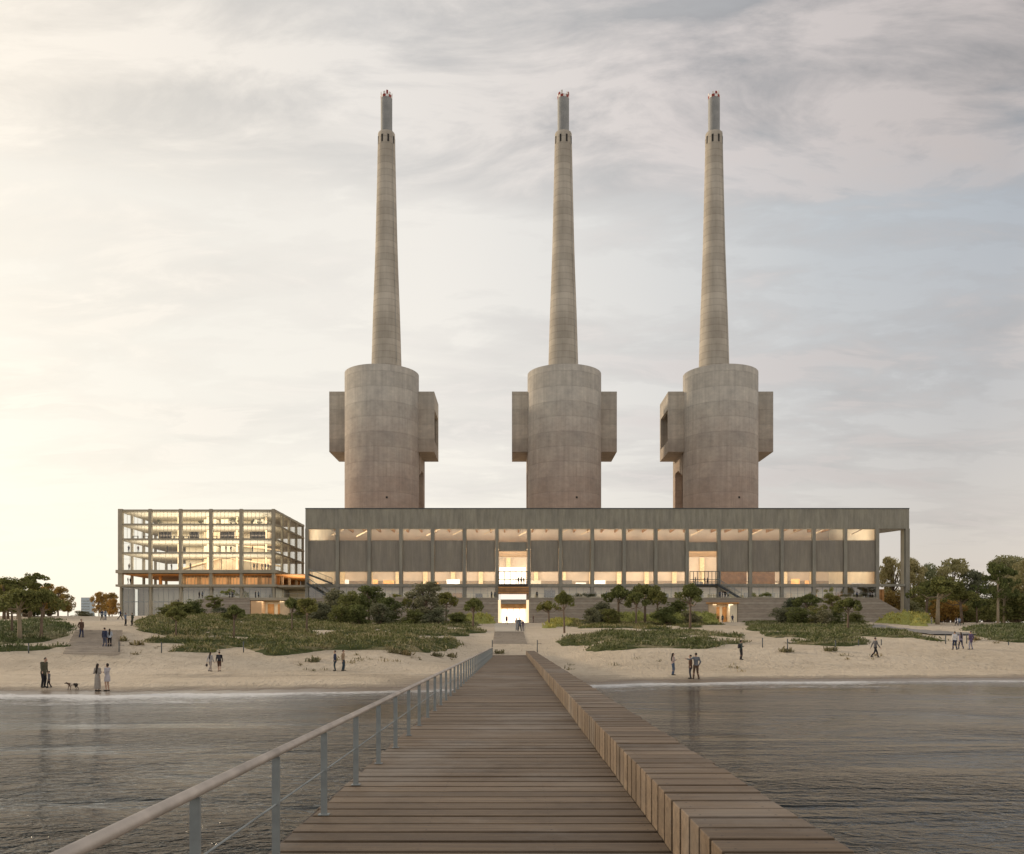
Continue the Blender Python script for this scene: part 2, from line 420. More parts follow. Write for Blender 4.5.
def mat_water():
    m = Mat('sea_water', 0.05, 0.36)
    m.color((0.010, 0.014, 0.014)); m.set('IOR', 1.23)
    sw = m.noise(0.6, m.map((0.55, 1.0, 1.0)), 3, 0.5, 0.9)
    rp = m.noise(2.4, m.map((0.85, 1.1, 1.0)), 3, 0.6, 1.1)
    fn = m.noise(7.5, m.map((0.5, 1.0, 1.0)), 3, 0.6, 0.3)
    calm = m.noise(0.09, m.map((0.6, 1.6, 1)), 4, 0.55, 0.5)
    sep = m.N.new('ShaderNodeSeparateXYZ'); m.L.new(m.pos(), sep.inputs[0])
    far = m.ramp(m.math('DIVIDE', sep.outputs[1], 70.0), [(0.1, 1.0), (0.45, 0.42), (0.85, 0.07)])
    amp = m.math('MULTIPLY', far, m.ramp(calm, [(0.42, 0.25), (0.58, 1.0)]))
    h = m.math('ADD', m.math('MULTIPLY', sw, 0.62), m.math('ADD', m.math('MULTIPLY', rp, 0.50), m.math('MULTIPLY', fn, 0.13)))
    m.bump(m.math('MULTIPLY', h, amp), 1.0, 0.66)
    return m.m

def mat_foam():
    m = Mat('sea_foam', 0.8, 0.2)
    m.color((0.74, 0.74, 0.73))
    uv = m.tc.outputs['UV']
    sep = m.N.new('ShaderNodeSeparateXYZ'); m.L.new(uv, sep.inputs[0])
    n = m.noise(1.6, m.map((0.6, 2.4, 1)), 7, 0.75, 1.6)
    band = m.ramp(sep.outputs[1], [(0.0, 0.0), (0.2, 0.50), (0.38, 0.40), (0.6, 0.62), (0.88, 0.92), (1.0, 0.1)])
    lng = m.noise(0.05, m.map((1, 0.3, 1)), 3, 0.5)
    a = m.math('ADD', m.math('SUBTRACT', band, 0.62), m.math('ADD', m.math('MULTIPLY_ADD', n, 2.4, -1.2), m.math('MULTIPLY_ADD', lng, 1.6, -0.72)))
    alpha = m.ramp(a, [(0.04, 0.0), (0.34, 0.85)])
    m.L.new(alpha, m.p.inputs['Alpha'])
    return m.m

def mat_leaf(name, cols, trans=0.25, dry=False):
    m = Mat(name, 0.75, 0.2)
    r = m.island(); o = m.objrand()
    c = m.ramp(r, [(i / (len(cols) - 1), x) for i, x in enumerate(cols)])
    big = m.noise(0.9, None, 3)
    c = m.mix(m.ramp(big, [(0.35, 0.35), (0.65, 0.0)]), c, tuple(x * 0.55 for x in cols[0]))
    if dry:
        dn = m.noise(0.5, m.map((0.3, 0.9, 1)), 6, 0.65, 0.8)
        c = m.mix(m.ramp(dn, [(0.50, 0.0), (0.58, 0.8)]), c, m.ramp(r, [(0.0, (0.22, 0.20, 0.10)), (1.0, (0.50, 0.44, 0.27))]))
    cc = m.N.new('ShaderNodeCombineXYZ')
    m.L.new(m.math('MULTIPLY_ADD', o, 0.5, 0.78), cc.inputs[0]); m.L.new(m.math('MULTIPLY_ADD', o, 0.3, 0.86), cc.inputs[1]); m.L.new(m.math('MULTIPLY_ADD', o, 0.2, 0.9), cc.inputs[2])
    c = m.mix(1.0, c, cc.outputs[0], 'MULTIPLY')
    m.base(c)
    t = m.N.new('ShaderNodeBsdfTranslucent'); m.L.new(c, t.inputs[0])
    mx = m.N.new('ShaderNodeMixShader'); mx.inputs[0].default_value = trans
    out = m.N['Material Output']; m.L.new(m.p.outputs[0], mx.inputs[1]); m.L.new(t.outputs[0], mx.inputs[2]); m.L.new(mx.outputs[0], out.inputs[0])
    return m.m

def mat_glass(name, refl=0.10, tint=(0.93, 0.94, 0.93), rough=0.02):
    m = Mat(name); N = m.N; L = m.L
    g = N.new('ShaderNodeBsdfGlossy'); g.inputs['Roughness'].default_value = rough; g.inputs[0].default_value = (1, 1, 1, 1)
    t = N.new('ShaderNodeBsdfTransparent'); t.inputs[0].default_value = (*tint, 1)
    lw = N.new('ShaderNodeFresnel'); lw.inputs[0].default_value = 1.5
    f = m.math('MULTIPLY_ADD', lw.outputs[0], 0.9, refl, clamp=True)
    mx = N.new('ShaderNodeMixShader'); L.new(f, mx.inputs[0]); L.new(t.outputs[0], mx.inputs[1]); L.new(g.outputs[0], mx.inputs[2])
    L.new(mx.outputs[0], N['Material Output'].inputs[0])
    return m.m

def mat_lit(name, c, strength, var=0.3, scale=(0.15, 0.15, 0.25)):
    """glowing surface: gives off light"""
    m = Mat(name, 0.4)
    n = m.noise(1.0, m.map(scale), 4)
    cc = m.mix(m.ramp(n, [(0.3, 0.0), (0.7, 1.0)]), tuple(x * (1 - var) for x in c), c)
    m.base(cc); m.L.new(cc, m.p.inputs['Emission Color']); m.p.inputs['Emission Strength'].default_value = strength
    return m.m

M = dict(
    tower=mat_tower(), stack=mat_stack(),
    band=mat_hall('hall_board_concrete', (0.25, 0.24, 0.205), (0.39, 0.375, 0.32), 2.0),
    panel=mat_hall('hall_panel_concrete', (0.26, 0.238, 0.205), (0.335, 0.31, 0.27), 4.0),
    column=mat_hall('hall_column_concrete', (0.26, 0.25, 0.215), (0.36, 0.345, 0.30), 2.0),
    stone=mat_stone(),
    deck=mat_wood('deck_timber', (0.082, 0.056, 0.036), (0.225, 0.168, 0.112)),
    bench=mat_wood('bench_timber', (0.088, 0.060, 0.038), (0.235, 0.174, 0.116)),
    benchside=mat_wood('bench_side_timber', (0.16, 0.105, 0.07), (0.27, 0.185, 0.125), (6, 6, 0.4)),
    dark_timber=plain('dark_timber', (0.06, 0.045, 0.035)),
    steptimber=mat_wood('step_timber', (0.36, 0.31, 0.255), (0.50, 0.435, 0.36)),
    sand=mat_sand(), water=mat_water(), foam=mat_foam(),
    galv=plain('galvanised_steel', (0.27, 0.295, 0.295), 0.5, 0.3, 0.5, 0.22, 4),
    rail=plain('worn_rail', (0.46, 0.41, 0.36), 0.42, 0.2, 0.5, 0.22, 3),
    darkmetal=plain('dark_steel', (0.085, 0.095, 0.10), 0.5, 0.3),
    steel=plain('chimney_steel', (0.26, 0.265, 0.26), 0.55, 0.35, 0.5, 0.15, 0.4),
    white=plain('white_paint', (0.78, 0.76, 0.74)), red=plain('red_paint', (0.30, 0.06, 0.05)),
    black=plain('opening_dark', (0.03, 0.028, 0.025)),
    frame=plain('bronze_frame', (0.38, 0.34, 0.26), 0.55, 0.1, 0.3, 0.12, 0.6),
    slab=plain('pale_slab', (0.40, 0.36, 0.28), 0.8, 0, 0.2, 0.12, 0.5),
    orangewood=plain('orange_timber', (0.52, 0.27, 0.10), 0.6, 0, 0.3, 0.25, 0.8),
    palewood=plain('pale_timber', (0.66, 0.50, 0.32), 0.6, 0, 0.3, 0.15, 0.5),
    interior=plain('interior_plaster', (0.74, 0.66, 0.50), 0.8, 0, 0.2, 0.12, 0.25),
    intdark=plain('interior_plinth', (0.30, 0.24, 0.18), 0.8),
    furn=plain('dark_furniture', (0.10, 0.09, 0.08), 0.6),
    path=plain('asphalt_path', (0.24, 0.225, 0.21), 0.9, 0, 0.2, 0.12, 1.5),
    paving=plain('pale_paving', (0.50, 0.45, 0.37), 0.85, 0, 0.2, 0.12, 0.8),
    glass=mat_glass('clear_glass', 0.05), glassg=mat_glass('grey_glass', 0.16, (0.72, 0.77, 0.78)),
    lit=mat_lit('sky_glow_panel', (1.0, 0.92, 0.80), 0.95, 0.12), litwarm=mat_lit('lit_warm_glazing', (0.62, 0.40, 0.22), 0.16),  # white one stands for sky seen through the openings, made to glow
    lamp=mat_lit('lamp_glow', (1.0, 0.80, 0.50), 0.7, 0.05),
    bark=plain('pine_bark', (0.20, 0.15, 0.11), 0.9, 0, 0.1, 0.3, 4), palebark=plain('pale_bark', (0.34, 0.28, 0.20), 0.9, 0, 0.1, 0.2, 4),
    pine=mat_leaf('pine_needles', [(0.115, 0.13, 0.042), (0.20, 0.215, 0.068), (0.29, 0.295, 0.11)], 0.32),
    olive=mat_leaf('olive_leaves', [(0.13, 0.14, 0.08), (0.22, 0.225, 0.13), (0.30, 0.30, 0.19)]),
    decid=mat_leaf('hazed_green_leaves', [(0.28, 0.28, 0.13), (0.42, 0.40, 0.20), (0.56, 0.52, 0.30)], 0.45),  # leaf green lightened, distance haze put into the colour
    gold=mat_leaf('golden_leaves', [(0.26, 0.17, 0.05), (0.42, 0.28, 0.08), (0.52, 0.38, 0.13)], 0.4),
    lime=mat_leaf('lime_leaves', [(0.28, 0.29, 0.08), (0.45, 0.45, 0.13), (0.60, 0.58, 0.22)], 0.4),
    dune=mat_leaf('dune_plants', [(0.07, 0.09, 0.026), (0.125, 0.15, 0.045), (0.19, 0.205, 0.072), (0.30, 0.29, 0.14)], 0.15, True),
    skin=plain('skin', (0.45, 0.29, 0.21), 0.6), hair=plain('dark_hair', (0.03, 0.022, 0.018), 0.6),
    shoe=plain('dark_shoes', (0.04, 0.035, 0.03), 0.6),
)
M['dry'] = mat_leaf('dry_grass', [(0.16, 0.14, 0.07), (0.26, 0.23, 0.12), (0.38, 0.33, 0.19)])
def mat_mat():
    m = Mat('dune_mat', 0.95, 0.1)
    a = m.noise(0.5, m.map((0.3, 0.9, 1)), 7, 0.65, 0.8); b = m.noise(4.0, None, 6, 0.7)
    c = m.ramp(a, [(0.30, (0.05, 0.066, 0.022)), (0.52, (0.10, 0.115, 0.042)), (0.62, (0.36, 0.31, 0.18))])
    c = m.mix(m.ramp(b, [(0.35, 0.5), (0.6, 0.0)]), c, (0.03, 0.034, 0.014))
    m.base(c); m.bump(b, 1.0, 0.25); return m.m
M['mat'] = mat_mat()
def mat_limemat():
    m = Mat('lime_mat', 0.95, 0.1)
    b = m.noise(2.0, None, 6, 0.7)
    m.base(m.ramp(b, [(0.3, (0.18, 0.19, 0.05)), (0.7, (0.40, 0.40, 0.13))])); m.bump(b, 1.0, 0.3); return m.m
M['limemat'] = mat_limemat()

# ------------------------------------------------------------------ terrain
def sstep(a, b, x):
    t = np.clip((x - a) / (b - a), 0, 1); return t * t * (3 - 2 * t)
def lattice_noise(x, y, seed=0):
    def h(i, j):
        s = np.sin(i * 127.1 + j * 311.7 + seed * 74.7) * 43758.5453
        return s - np.floor(s)
    xi = np.floor(x); yi = np.floor(y); xf = x - xi; yf = y - yi
    u = xf * xf * (3 - 2 * xf); v = yf * yf * (3 - 2 * yf)
    return (h(xi, yi) * (1 - u) + h(xi + 1, yi) * u) * (1 - v) + (h(xi, yi + 1) * (1 - u) + h(xi + 1, yi + 1) * u) * v
def fbm(x, y, seed=0, o=4):
    s = 0; a = 0.5; t = 0
    for i in range(o):
        s = s + a * lattice_noise(x * 2**i, y * 2**i, seed + i); t += a; a *= 0.5
    return s / t
SX = [-3000, -60, -27, -13, -4, 6, 20, 38, 80, 3000]
SY = [44, 45, 47.3, 50.7, 53, 59, 63.5, 65, 66, 60]
def shore(X):
    return np.interp(X, SX, SY) + 3.0 * (lattice_noise(X * 0.10, X * 0 + 3.3, 2) - 0.5) + 1.4 * (lattice_noise(X * 0.32, X * 0 + 1.3, 5) - 0.5) + 0.6 * (lattice_noise(X * 0.9, X * 0 + 1.3, 9) - 0.5)
def h(X, Y):
    X = np.asarray(X, dtype=float); Y = np.asarray(Y, dtype=float)
    side = np.interp(Y, [40, 68, 75, 80, 86, 92, 100, 125, 150, 190, 215, 4000], [.6, .35, .45, 1.1, 1.9, 2.4, 2.9, 4.0, 5.0, 6.3, 6.9, 7])
    left = np.interp(Y, [40, 60, 74, 80, 86, 100, 125, 150, 170, 4000], [.4, .3, .5, 1.9, 2.7, 4.2, 5.4, 6.5, 7.3, 7.4])
    cen = np.interp(Y, [40, 60, 75, 90, 99, 101, 110, 130, 175, 205, 4000], [.0, .1, .35, .7, 1.0, 1.18, 2.5, 4.0, 5.9, 6.6, 6.8])
    wl = sstep(24, 52, -X); wc = 1 - sstep(3.2, 13, np.abs(X + 0.2))
    p = side * (1 - wl) + left * wl
    p = p * (1 - wc) + cen * wc
    d = Y - shore(X)
    up = np.minimum(p, 0.04 * np.maximum(d, 0) + 0.006 * np.maximum(d, 0) ** 2)
    n = (fbm(X * 0.06, Y * 0.09, 3) - 0.5) * 0.9 + (fbm(X * 0.35, Y * 0.35, 8) - 0.5) * 0.22
    amp = sstep(4, 26, d) * (1 - wc) * (1 - sstep(200, 215, Y) * (Y < 400))
    up = up + n * amp * 0.7
    return np.where(d > 0, up, np.maximum(d * 0.07, -3.5))
def hf(x, y): return float(h(x, y))
def gp(px, py, y0=44.0, y1=215.0):
    """the spot on the ground seen in this direction: (x, y, z)"""
    Y = np.arange(y0, y1, 0.1); X = (px - 513) * Y / F; ray = EYE + (637.5 - py) * Y / F
    g = h(X, Y); ok = np.nonzero(g >= ray)[0]
    i = ok[0] if len(ok) else int(np.argmin(np.abs(ray - g)))
    return float(X[i]), float(Y[i]), float(g[i])

def axis(dense0, dense1, step, far0, far1):
    a = list(np.arange(dense0, dense1 + step, step)); s = step; v = a[-1]
    while v < far1: s *= 1.25; v += s; a.append(v)
    s = step; v = a[0]
    while v > far0: s *= 1.25; v -= s; a.insert(0, v)
    return np.array(a)
xs = axis(-100, 130, 0.7, -5000, 5000); ys = axis(43, 215, 0.7, -600, 5000)
XX, YY = np.meshgrid(xs, ys); ZZ = h(XX, YY)
nx, ny = len(xs), len(ys)
idx = np.arange(nx * ny).reshape(ny, nx)
Q = np.stack([idx[:-1, :-1], idx[:-1, 1:], idx[1:, 1:], idx[1:, :-1]], -1).reshape(-1, 4)
o = np_mesh('ground', np.stack([XX, YY, ZZ], -1).reshape(-1, 3), Q, M['sand'], None, True); tag(o, kind='structure')
# sea
mb = MB(); mb.poly([(-4000, -600, 0), (4000, -600, 0), (4000, 80, 0), (-4000, 80, 0)], [(0, 1, 2, 3)])
o = mb.build('sea', M['water']); tag(o, kind='structure')
# foam along the water line
fx = np.arange(-60, 70, 0.5); V = []; UV = []; W = 8
for i, x in enumerate(fx):
    s0 = float(shore(np.array(x)))
    for k in range(W + 1):
        t = k / W; y = s0 - 7.5 + 8.9 * t
        V.append((x, y, max(0.006, hf(x, y) + 0.012))); UV.append((x, t))
V = np.array(V); n = len(fx)
idx = np.arange(n * (W + 1)).reshape(n, W + 1)
Q = np.stack([idx[:-1, :-1], idx[1:, :-1], idx[1:, 1:], idx[:-1, 1:]], -1).reshape(-1, 4)
fo = np_mesh('sea_foam', V, Q, M['foam'], None, True); tag(fo, 'white foam of small waves running along the sand', 'foam', None, 'stuff')
uvl = fo.data.uv_layers.new(name='UVMap'); li = np.empty(len(fo.data.loops), dtype=np.int32); fo.data.loops.foreach_get('vertex_index', li)
uvl.data.foreach_set('uv', np.array(UV, dtype=np.float32)[li].ravel())

# ------------------------------------------------------------------ pier
PIER_Z, Y0, Y1 = 1.2, 1.0, 100.0
DXL, DXI, DXO = -2.27, 1.486, 2.43
pier = empty('pier', (0, 0, 0), 'long weathered timber pier running from the foreground to the beach', 'pier')
PITCH = 0.402
dk = MB(); st = MB(); so2_ = MB(); y = Y0; GAP = 0.034
while y < Y1:
    j = random.uniform(-0.007, 0.007); e = random.uniform(-0.022, 0.022); ya, yb = y + GAP, y + PITCH - GAP
    dk.box(DXL + e, DXI - 0.004, ya, yb, PIER_Z - 0.06 + j, PIER_Z + j)
    z1 = PIER_Z + 0.48 + j; z0 = PIER_Z - 0.05; jx = random.uniform(-0.003, 0.003)
    st.prism([(DXI + jx, z0), (DXI + 0.06, z0), (DXI + 0.06, z1 - 0.06), (DXO + e, z1 - 0.06), (DXO + e, z1), (DXI + jx, z1)], 'y', ya, yb)
    so2_.box(DXO - 0.07, DXO - 0.015, ya, yb, PIER_Z - 0.35, z1 - 0.065)
    y += PITCH
dko = dk.build('deck', M['deck'], pier); b = dko.modifiers.new('bevel', 'BEVEL'); b.width = 0.007; b.segments = 1
mb = MB()
for x in (-2.1, -0.9, 0.4, 1.4, 2.25): MB().box(x - 0.07, x + 0.07, Y0, Y1 - 0.1, PIER_Z - 0.40, PIER_Z - 0.13).build('joist', M['dark_timber'], pier)
MB().box(DXL + 0.04, DXI, Y0, Y1, PIER_Z - 0.125, PIER_Z - 0.09).build('gap_shade_sheet', M['dark_timber'], pier)  # dark sheet added so the plank gaps read as shade
MB().box(DXL - 0.05, DXL - 0.015, Y0, Y1, PIER_Z - 0.34, PIER_Z - 0.04).build('fascia', M['dark_timber'], pier)
for y in np.arange(4, 72, 6.0):
    for x in (-1.9, 2.0):
        MB().tube([(x, y, -3.6), (x, y, PIER_Z - 0.405)], 0.16, 12).build('pile', M['dark_timber'], pier)
bench = empty('timber_bench', (0, 0, 0), 'long continuous timber bench along the right edge of the pier', 'bench')
so = st.build('seat', M['bench'], bench); b = so.modifiers.new('bevel', 'BEVEL'); b.width = 0.008; b.segments = 2
so2_.build('outer_board', M['benchside'], bench)
MB().box(DXI + 0.10, DXO - 0.08, Y0, Y1, PIER_Z - 0.03, PIER_Z + 0.39).build('core', M['dark_timber'], bench)  # added dark filling, stands for the shade seen through plank gaps
rail = empty('pier_railing', (0, 0, 0), 'grey steel railing along the left edge of the pier', 'railing')
RX = -2.13
yy = 1.88; posts = []
while yy < 92: posts.append(yy); yy += 2.01
mb = MB(); mb.tube([(RX, Y0 - 0.5, PIER_Z + 0.965), (RX, 92.0, PIER_Z + 0.965)], 0.040, 14); mb.build('handrail', M['rail'], rail)
mb = MB(); mb.tube([(RX, Y0 - 0.5, PIER_Z + 0.5), (RX, posts[-1], PIER_Z + 0.5)], 0.009, 6); mb.build('mid_cable', M['galv'], rail)
pm = MB().box(-0.035, 0.035, -0.012, 0.012, 0, 0.928)
pm.box(-0.06, 0.06, -0.05, 0.05, 0.003, 0.012); pm.mesh('post')
pme = pm.mesh('post'); pme.materials.append(M['galv'])
for yv in posts:
    o = bpy.data.objects.new('post', pme); col.objects.link(o); o.parent = rail; o.location = (RX, yv, PIER_Z)

# ------------------------------------------------------------------ sand steps to the entrance, side steps, paths
def stairs_run(name, xa, ya, xb, yb, w, n, mat, label, lift=0.10, cat='steps'):
    z0 = hf(xa, ya); root = empty(name, (xa, ya, z0), label, cat); zprev = -9
    for k in range(n):
        t = k / n; t2 = (k + 1) / n
        x = xa + (xb - xa) * t; ya_ = ya + (yb - ya) * t; yb_ = ya + (yb - ya) * t2
        z = max(max(hf(x - w / 2, (ya_ + yb_) / 2), hf(x, (ya_ + yb_) / 2), hf(x + w / 2, (ya_ + yb_) / 2)) + lift - 0.05, zprev + 0.03); zprev = z
        mb = MB(); mb.box(x - w / 2 - xa, x + w / 2 - xa, ya_ - ya - 0.04, yb_ - ya + 0.02, z - z0 - 0.45, z - z0)
        mb.build('tread', mat, root)
    return root
def line_h(x, y): return hf(x, y) + 0.05
stairs_run('beach_steps', -0.4, 109.5, -0.6, 130.5, 4.25, 12, M['steptimber'], 'broad central steps rising from the pier end to the lit entrance')
ls = stairs_run('beach_steps', -38.6, 80.0, -46.6, 98.5, 4.6, 14, M['steptimber'], 'wide timber steps climbing the sand on the left side')

def strip(name, ctr, w, mat, label=None, lift=0.05, kind='structure'):
    """a path laid over the ground; ctr = [(x,y)]"""
    P = []; n = len(ctr)
    dense = []
    for i in range(n - 1):
        a = np.array(ctr[i]); b_ = np.array(ctr[i + 1]); m = max(2, int(np.hypot(*(b_ - a)) / 0.8))
        for k in range(m): dense.append(a + (b_ - a) * k / m)
    dense.append(np.array(ctr[-1])); dense = np.array(dense)
    V = []; K = 6
    for i, p in enumerate(dense):
        d = dense[min(i + 1, len(dense) - 1)] - dense[max(i - 1, 0)]; d = d / np.hypot(*d); nrm = np.array((-d[1], d[0]))
        ww = w(i / len(dense)) if callable(w) else w
        for k in range(K + 1):
            q = p + nrm * (k / K - 0.5) * ww
            V.append((q[0], q[1], hf(q[0], q[1]) + lift))
    idx = np.arange(len(dense) * (K + 1)).reshape(len(dense), K + 1)
    Q = np.stack([idx[:-1, :-1], idx[:-1, 1:], idx[1:, 1:], idx[1:, :-1]], -1).reshape(-1, 4)
    o = np_mesh(name, V, Q, mat, None, True); tag(o, label, None, None, kind); return o
pp = [gp(*q)[:2] for q in ((848, 624.6), (870, 626.6), (905, 630.4), (955, 635.6))]
strip('path', pp, 5.5, M['path'], None, 0.16)
strip('plaza_paving', [(-0.6, 130.8), (-0.6, 175), (0, 212)], lambda t: 4.3 + 3.4 * t, M['paving'])

# ------------------------------------------------------------------ dune vegetation
def in_poly(px, py, poly):
    inside = np.zeros(px.shape, bool); n = len(poly)
    for i in range(n):
        x1, y1 = poly[i]; x2, y2 = poly[(i + 1) % n]
        c = ((y1 > py) != (y2 > py)) & (px < (x2 - x1) * (py - y1) / (y2 - y1 + 1e-9) + x1)
        inside ^= c
    return inside
def blades(P, n, smin, smax, up=0.35):
    """n leaf blades around each point: triangles"""
    N_ = len(P) * n; C_ = np.repeat(P, n, 0) + rng.normal(0, 0.16, (N_, 3)) * (1, 1, 0.3)
    s = rng.uniform(smin, smax, (N_, 1)); a = rng.uniform(0, 2 * np.pi, N_); t = rng.uniform(0.0, 1.1, N_)
    d = np.stack([np.cos(a) * np.cos(t), np.sin(a) * np.cos(t), np.sin(t) + up], 1)
    w = np.stack([-np.sin(a), np.cos(a), rng.normal(0, 0.4, N_)], 1) * s * 0.32
    V = np.stack([C_ - w * 0.6, C_ + w * 0.6, C_ + d * s + w * 0.3, C_ + d * s - w * 0.3], 1).reshape(-1, 3)
    return V, np.arange(len(V)).reshape(-1, 4)
def patch(name, poly, label, matm, matl, hgt=0.3, dens=3.6, size=(0.10, 0.34), ynear=75, yfar=206, jit=9):
    poly = np.array(poly, float); 
    xa = (poly[:, 0].min() - 20 - 513) * (yfar if poly[:, 0].min() < 513 else ynear) / F
    xb = (poly[:, 0].max() + 20 - 513) * (yfar if poly[:, 0].max() > 513 else ynear) / F
    gx = np.arange(xa, xb, 0.55); gy = np.arange(ynear, yfar, 0.7)
    X, Y = np.meshgrid(gx, gy); Z = h(X, Y)
    px = 513 + X / Y * F; py = 637.5 - (Z - EYE) / Y * F
    n1 = fbm(X * 0.16, Y * 0.12, 11, 4) - 0.5; n2 = fbm(X * 0.16 + 40, Y * 0.12, 15, 4) - 0.5
    m = in_poly(px + n1 * jit * 2.4, py + n2 * 7.5, poly.tolist())
    bare = fbm(X * 0.22, Y * 0.12, 31, 4) > 0.63
    m &= ~bare
    mf = m.astype(float); mf[:3] = 0; mf[-3:] = 0; mf[:, :2] = 0; mf[:, -2:] = 0
    for _ in range(2):
        q = mf.copy(); q[1:-1, 1:-1] = (mf[1:-1, 1:-1] * 2 + mf[:-2, 1:-1] + mf[2:, 1:-1] + mf[1:-1, :-2] + mf[1:-1, 2:]) / 6; mf = q
    bumps = fbm(X * 0.6, Y * 0.6, 21, 4)
    Zm = Z - 0.14 + mf * (0.16 + hgt * (0.35 + 1.5 * np.clip(bumps - 0.3, 0, 1)))
    ny_, nx_ = X.shape; idx = np.arange(nx_ * ny_).reshape(ny_, nx_)
    Qa = np.stack([idx[:-1, :-1], idx[:-1, 1:], idx[1:, 1:], idx[1:, :-1]], -1).reshape(-1, 4)
    keep = (mf.ravel()[Qa] > 0.02).any(1); Qa = Qa[keep]
    if len(Qa) == 0: print('EMPTY PATCH', name, label); return
    used = np.unique(Qa); remap = -np.ones(nx_ * ny_, int); remap[used] = np.arange(len(used))
    V = np.stack([X, Y, Zm], -1).reshape(-1, 3)[used]
    base = np_mesh(name, V, remap[Qa], matm, None, True); tag(base, label, 'ground cover', None, 'stuff')
    jj, ii = np.nonzero(mf > 0.35)
    cnt = int(len(jj) * 0.385 * dens); pick = rng.integers(0, len(jj), cnt)
    P = np.stack([X[jj[pick], ii[pick]] + rng.uniform(-.3, .3, cnt), Y[jj[pick], ii[pick]] + rng.uniform(-.35, .35, cnt), Zm[jj[pick], ii[pick]] - 0.02], 1)
    V, Q_ = blades(P, 5, *size)
    np_mesh('leaves', V, Q_, matl, base)
    return base
DUNES = [
 ([(-40,621),(60,622),(72,628),(64,633),(71,640),(62,650),(20,652),(-40,650)], 'low green scrub on the sand below the left pines', 0.3),
 ([(138,622),(165,616),(230,614),(300,614),(345,621),(374,623),(375,633),(420,637),(455,641),(464,647),(430,652),(380,649),(330,651),(300,653),(272,655),(240,648),(205,652),(170,652),(190,643),(140,641),(165,636),(135,630)], 'broad carpet of dark green dune scrub left of the pier', 0.35),
 ([(388,622),(410,613),(470,617),(483,633),(455,637),(400,634),(376,628)], 'dark green scrub around the small pines beside the entrance path', 0.4),
 ([(553,642),(590,634),(620,630),(690,632),(745,638),(752,642),(700,648),(660,645),(600,651),(562,650)], 'flat green scrub island on the sand right of the pier', 0.3),
 ([(568,621),(620,616),(700,621),(722,624),(660,629),(618,627),(572,628)], 'narrow band of scrub with pale flowers under the right umbrella pines', 0.4),
 ([(742,622),(790,618),(850,620),(872,630),(935,637.5),(950,642),(890,640),(868,635),(862,643),(830,646),(798,645),(775,640),(758,633)], 'dark scrub slope below the pines on the right', 0.35),
 ([(955,627),(1060,622),(1080,641),(1024,643),(992,639),(976,633)], 'green scrub at the far right edge of the beach', 0.35),
]
for pl, lb, hg in DUNES: patch('dune_scrub', pl, lb, M['mat'], M['dune'], hg)
patch('grass_bank', [(400,606),(440,600),(495,618),(492,624),(440,622),(395,621)], 'yellow green grass bank at the wall left of the entrance', M['limemat'], M['lime'], 1.9, 2.6, (0.25, 0.5), 140, 209, 3)
patch('grass_bank', [(552,620),(560,612),(580,622),(560,628),(545,630)], 'small yellow green grass bank just right of the entrance', M['limemat'], M['lime'], 0.8, 2.2, (0.25, 0.5), 140, 209, 3)
patch('grass_bank', [(590,623),(610,606),(700,606),(716,624)], 'yellow green grass bank behind the right umbrella pines', M['limemat'], M['lime'], 2.3, 2.6, (0.25, 0.5), 150, 209, 3)
patch('grass_bank', [(846,621),(860,604),(900,604),(932,621),(922,627),(880,622)], 'bright grass bank below the open concrete portal', M['limemat'], M['lime'], 2.3, 2.6, (0.25, 0.5), 140, 209, 3)
# single tufts on the open sand
tuft_spots = [(314,662,'near the two people by the pier'),(405,655,'second tuft left of the pier rail'),(436,656.5,'beside the pier railing'),(452,657.5,'nearest the pier railing'),(395,653,'dry tuft below the scrub edge'),
              (500,653.5,'at the end of the pier deck'),(153,641,'left of the big scrub carpet'),(124,641,'right of the timber steps'),(136,645,'on the open sand below the steps'),(785,652,'at the foot of a thin beach post'),(830,651,'on the right beach'),(975,640,'near the three walkers')]
for i, (px, py, where) in enumerate(tuft_spots):
    x, y_, z = gp(px, py); P = np.tile([x, y_, z], (10, 1)) + rng.normal(0, 0.25, (10, 3)) * (1, 1, 0.02)
    V, Q_ = blades(P, 9, 0.18, 0.45); V = V - np.array([x, y_, z])
    o = np_mesh('grass_tuft', V, Q_, M['dry']); o.location = (x, y_, z); tag(o, 'small dry grass tuft on the sand ' + where, 'grass tuft', 'grass tufts on the beach')

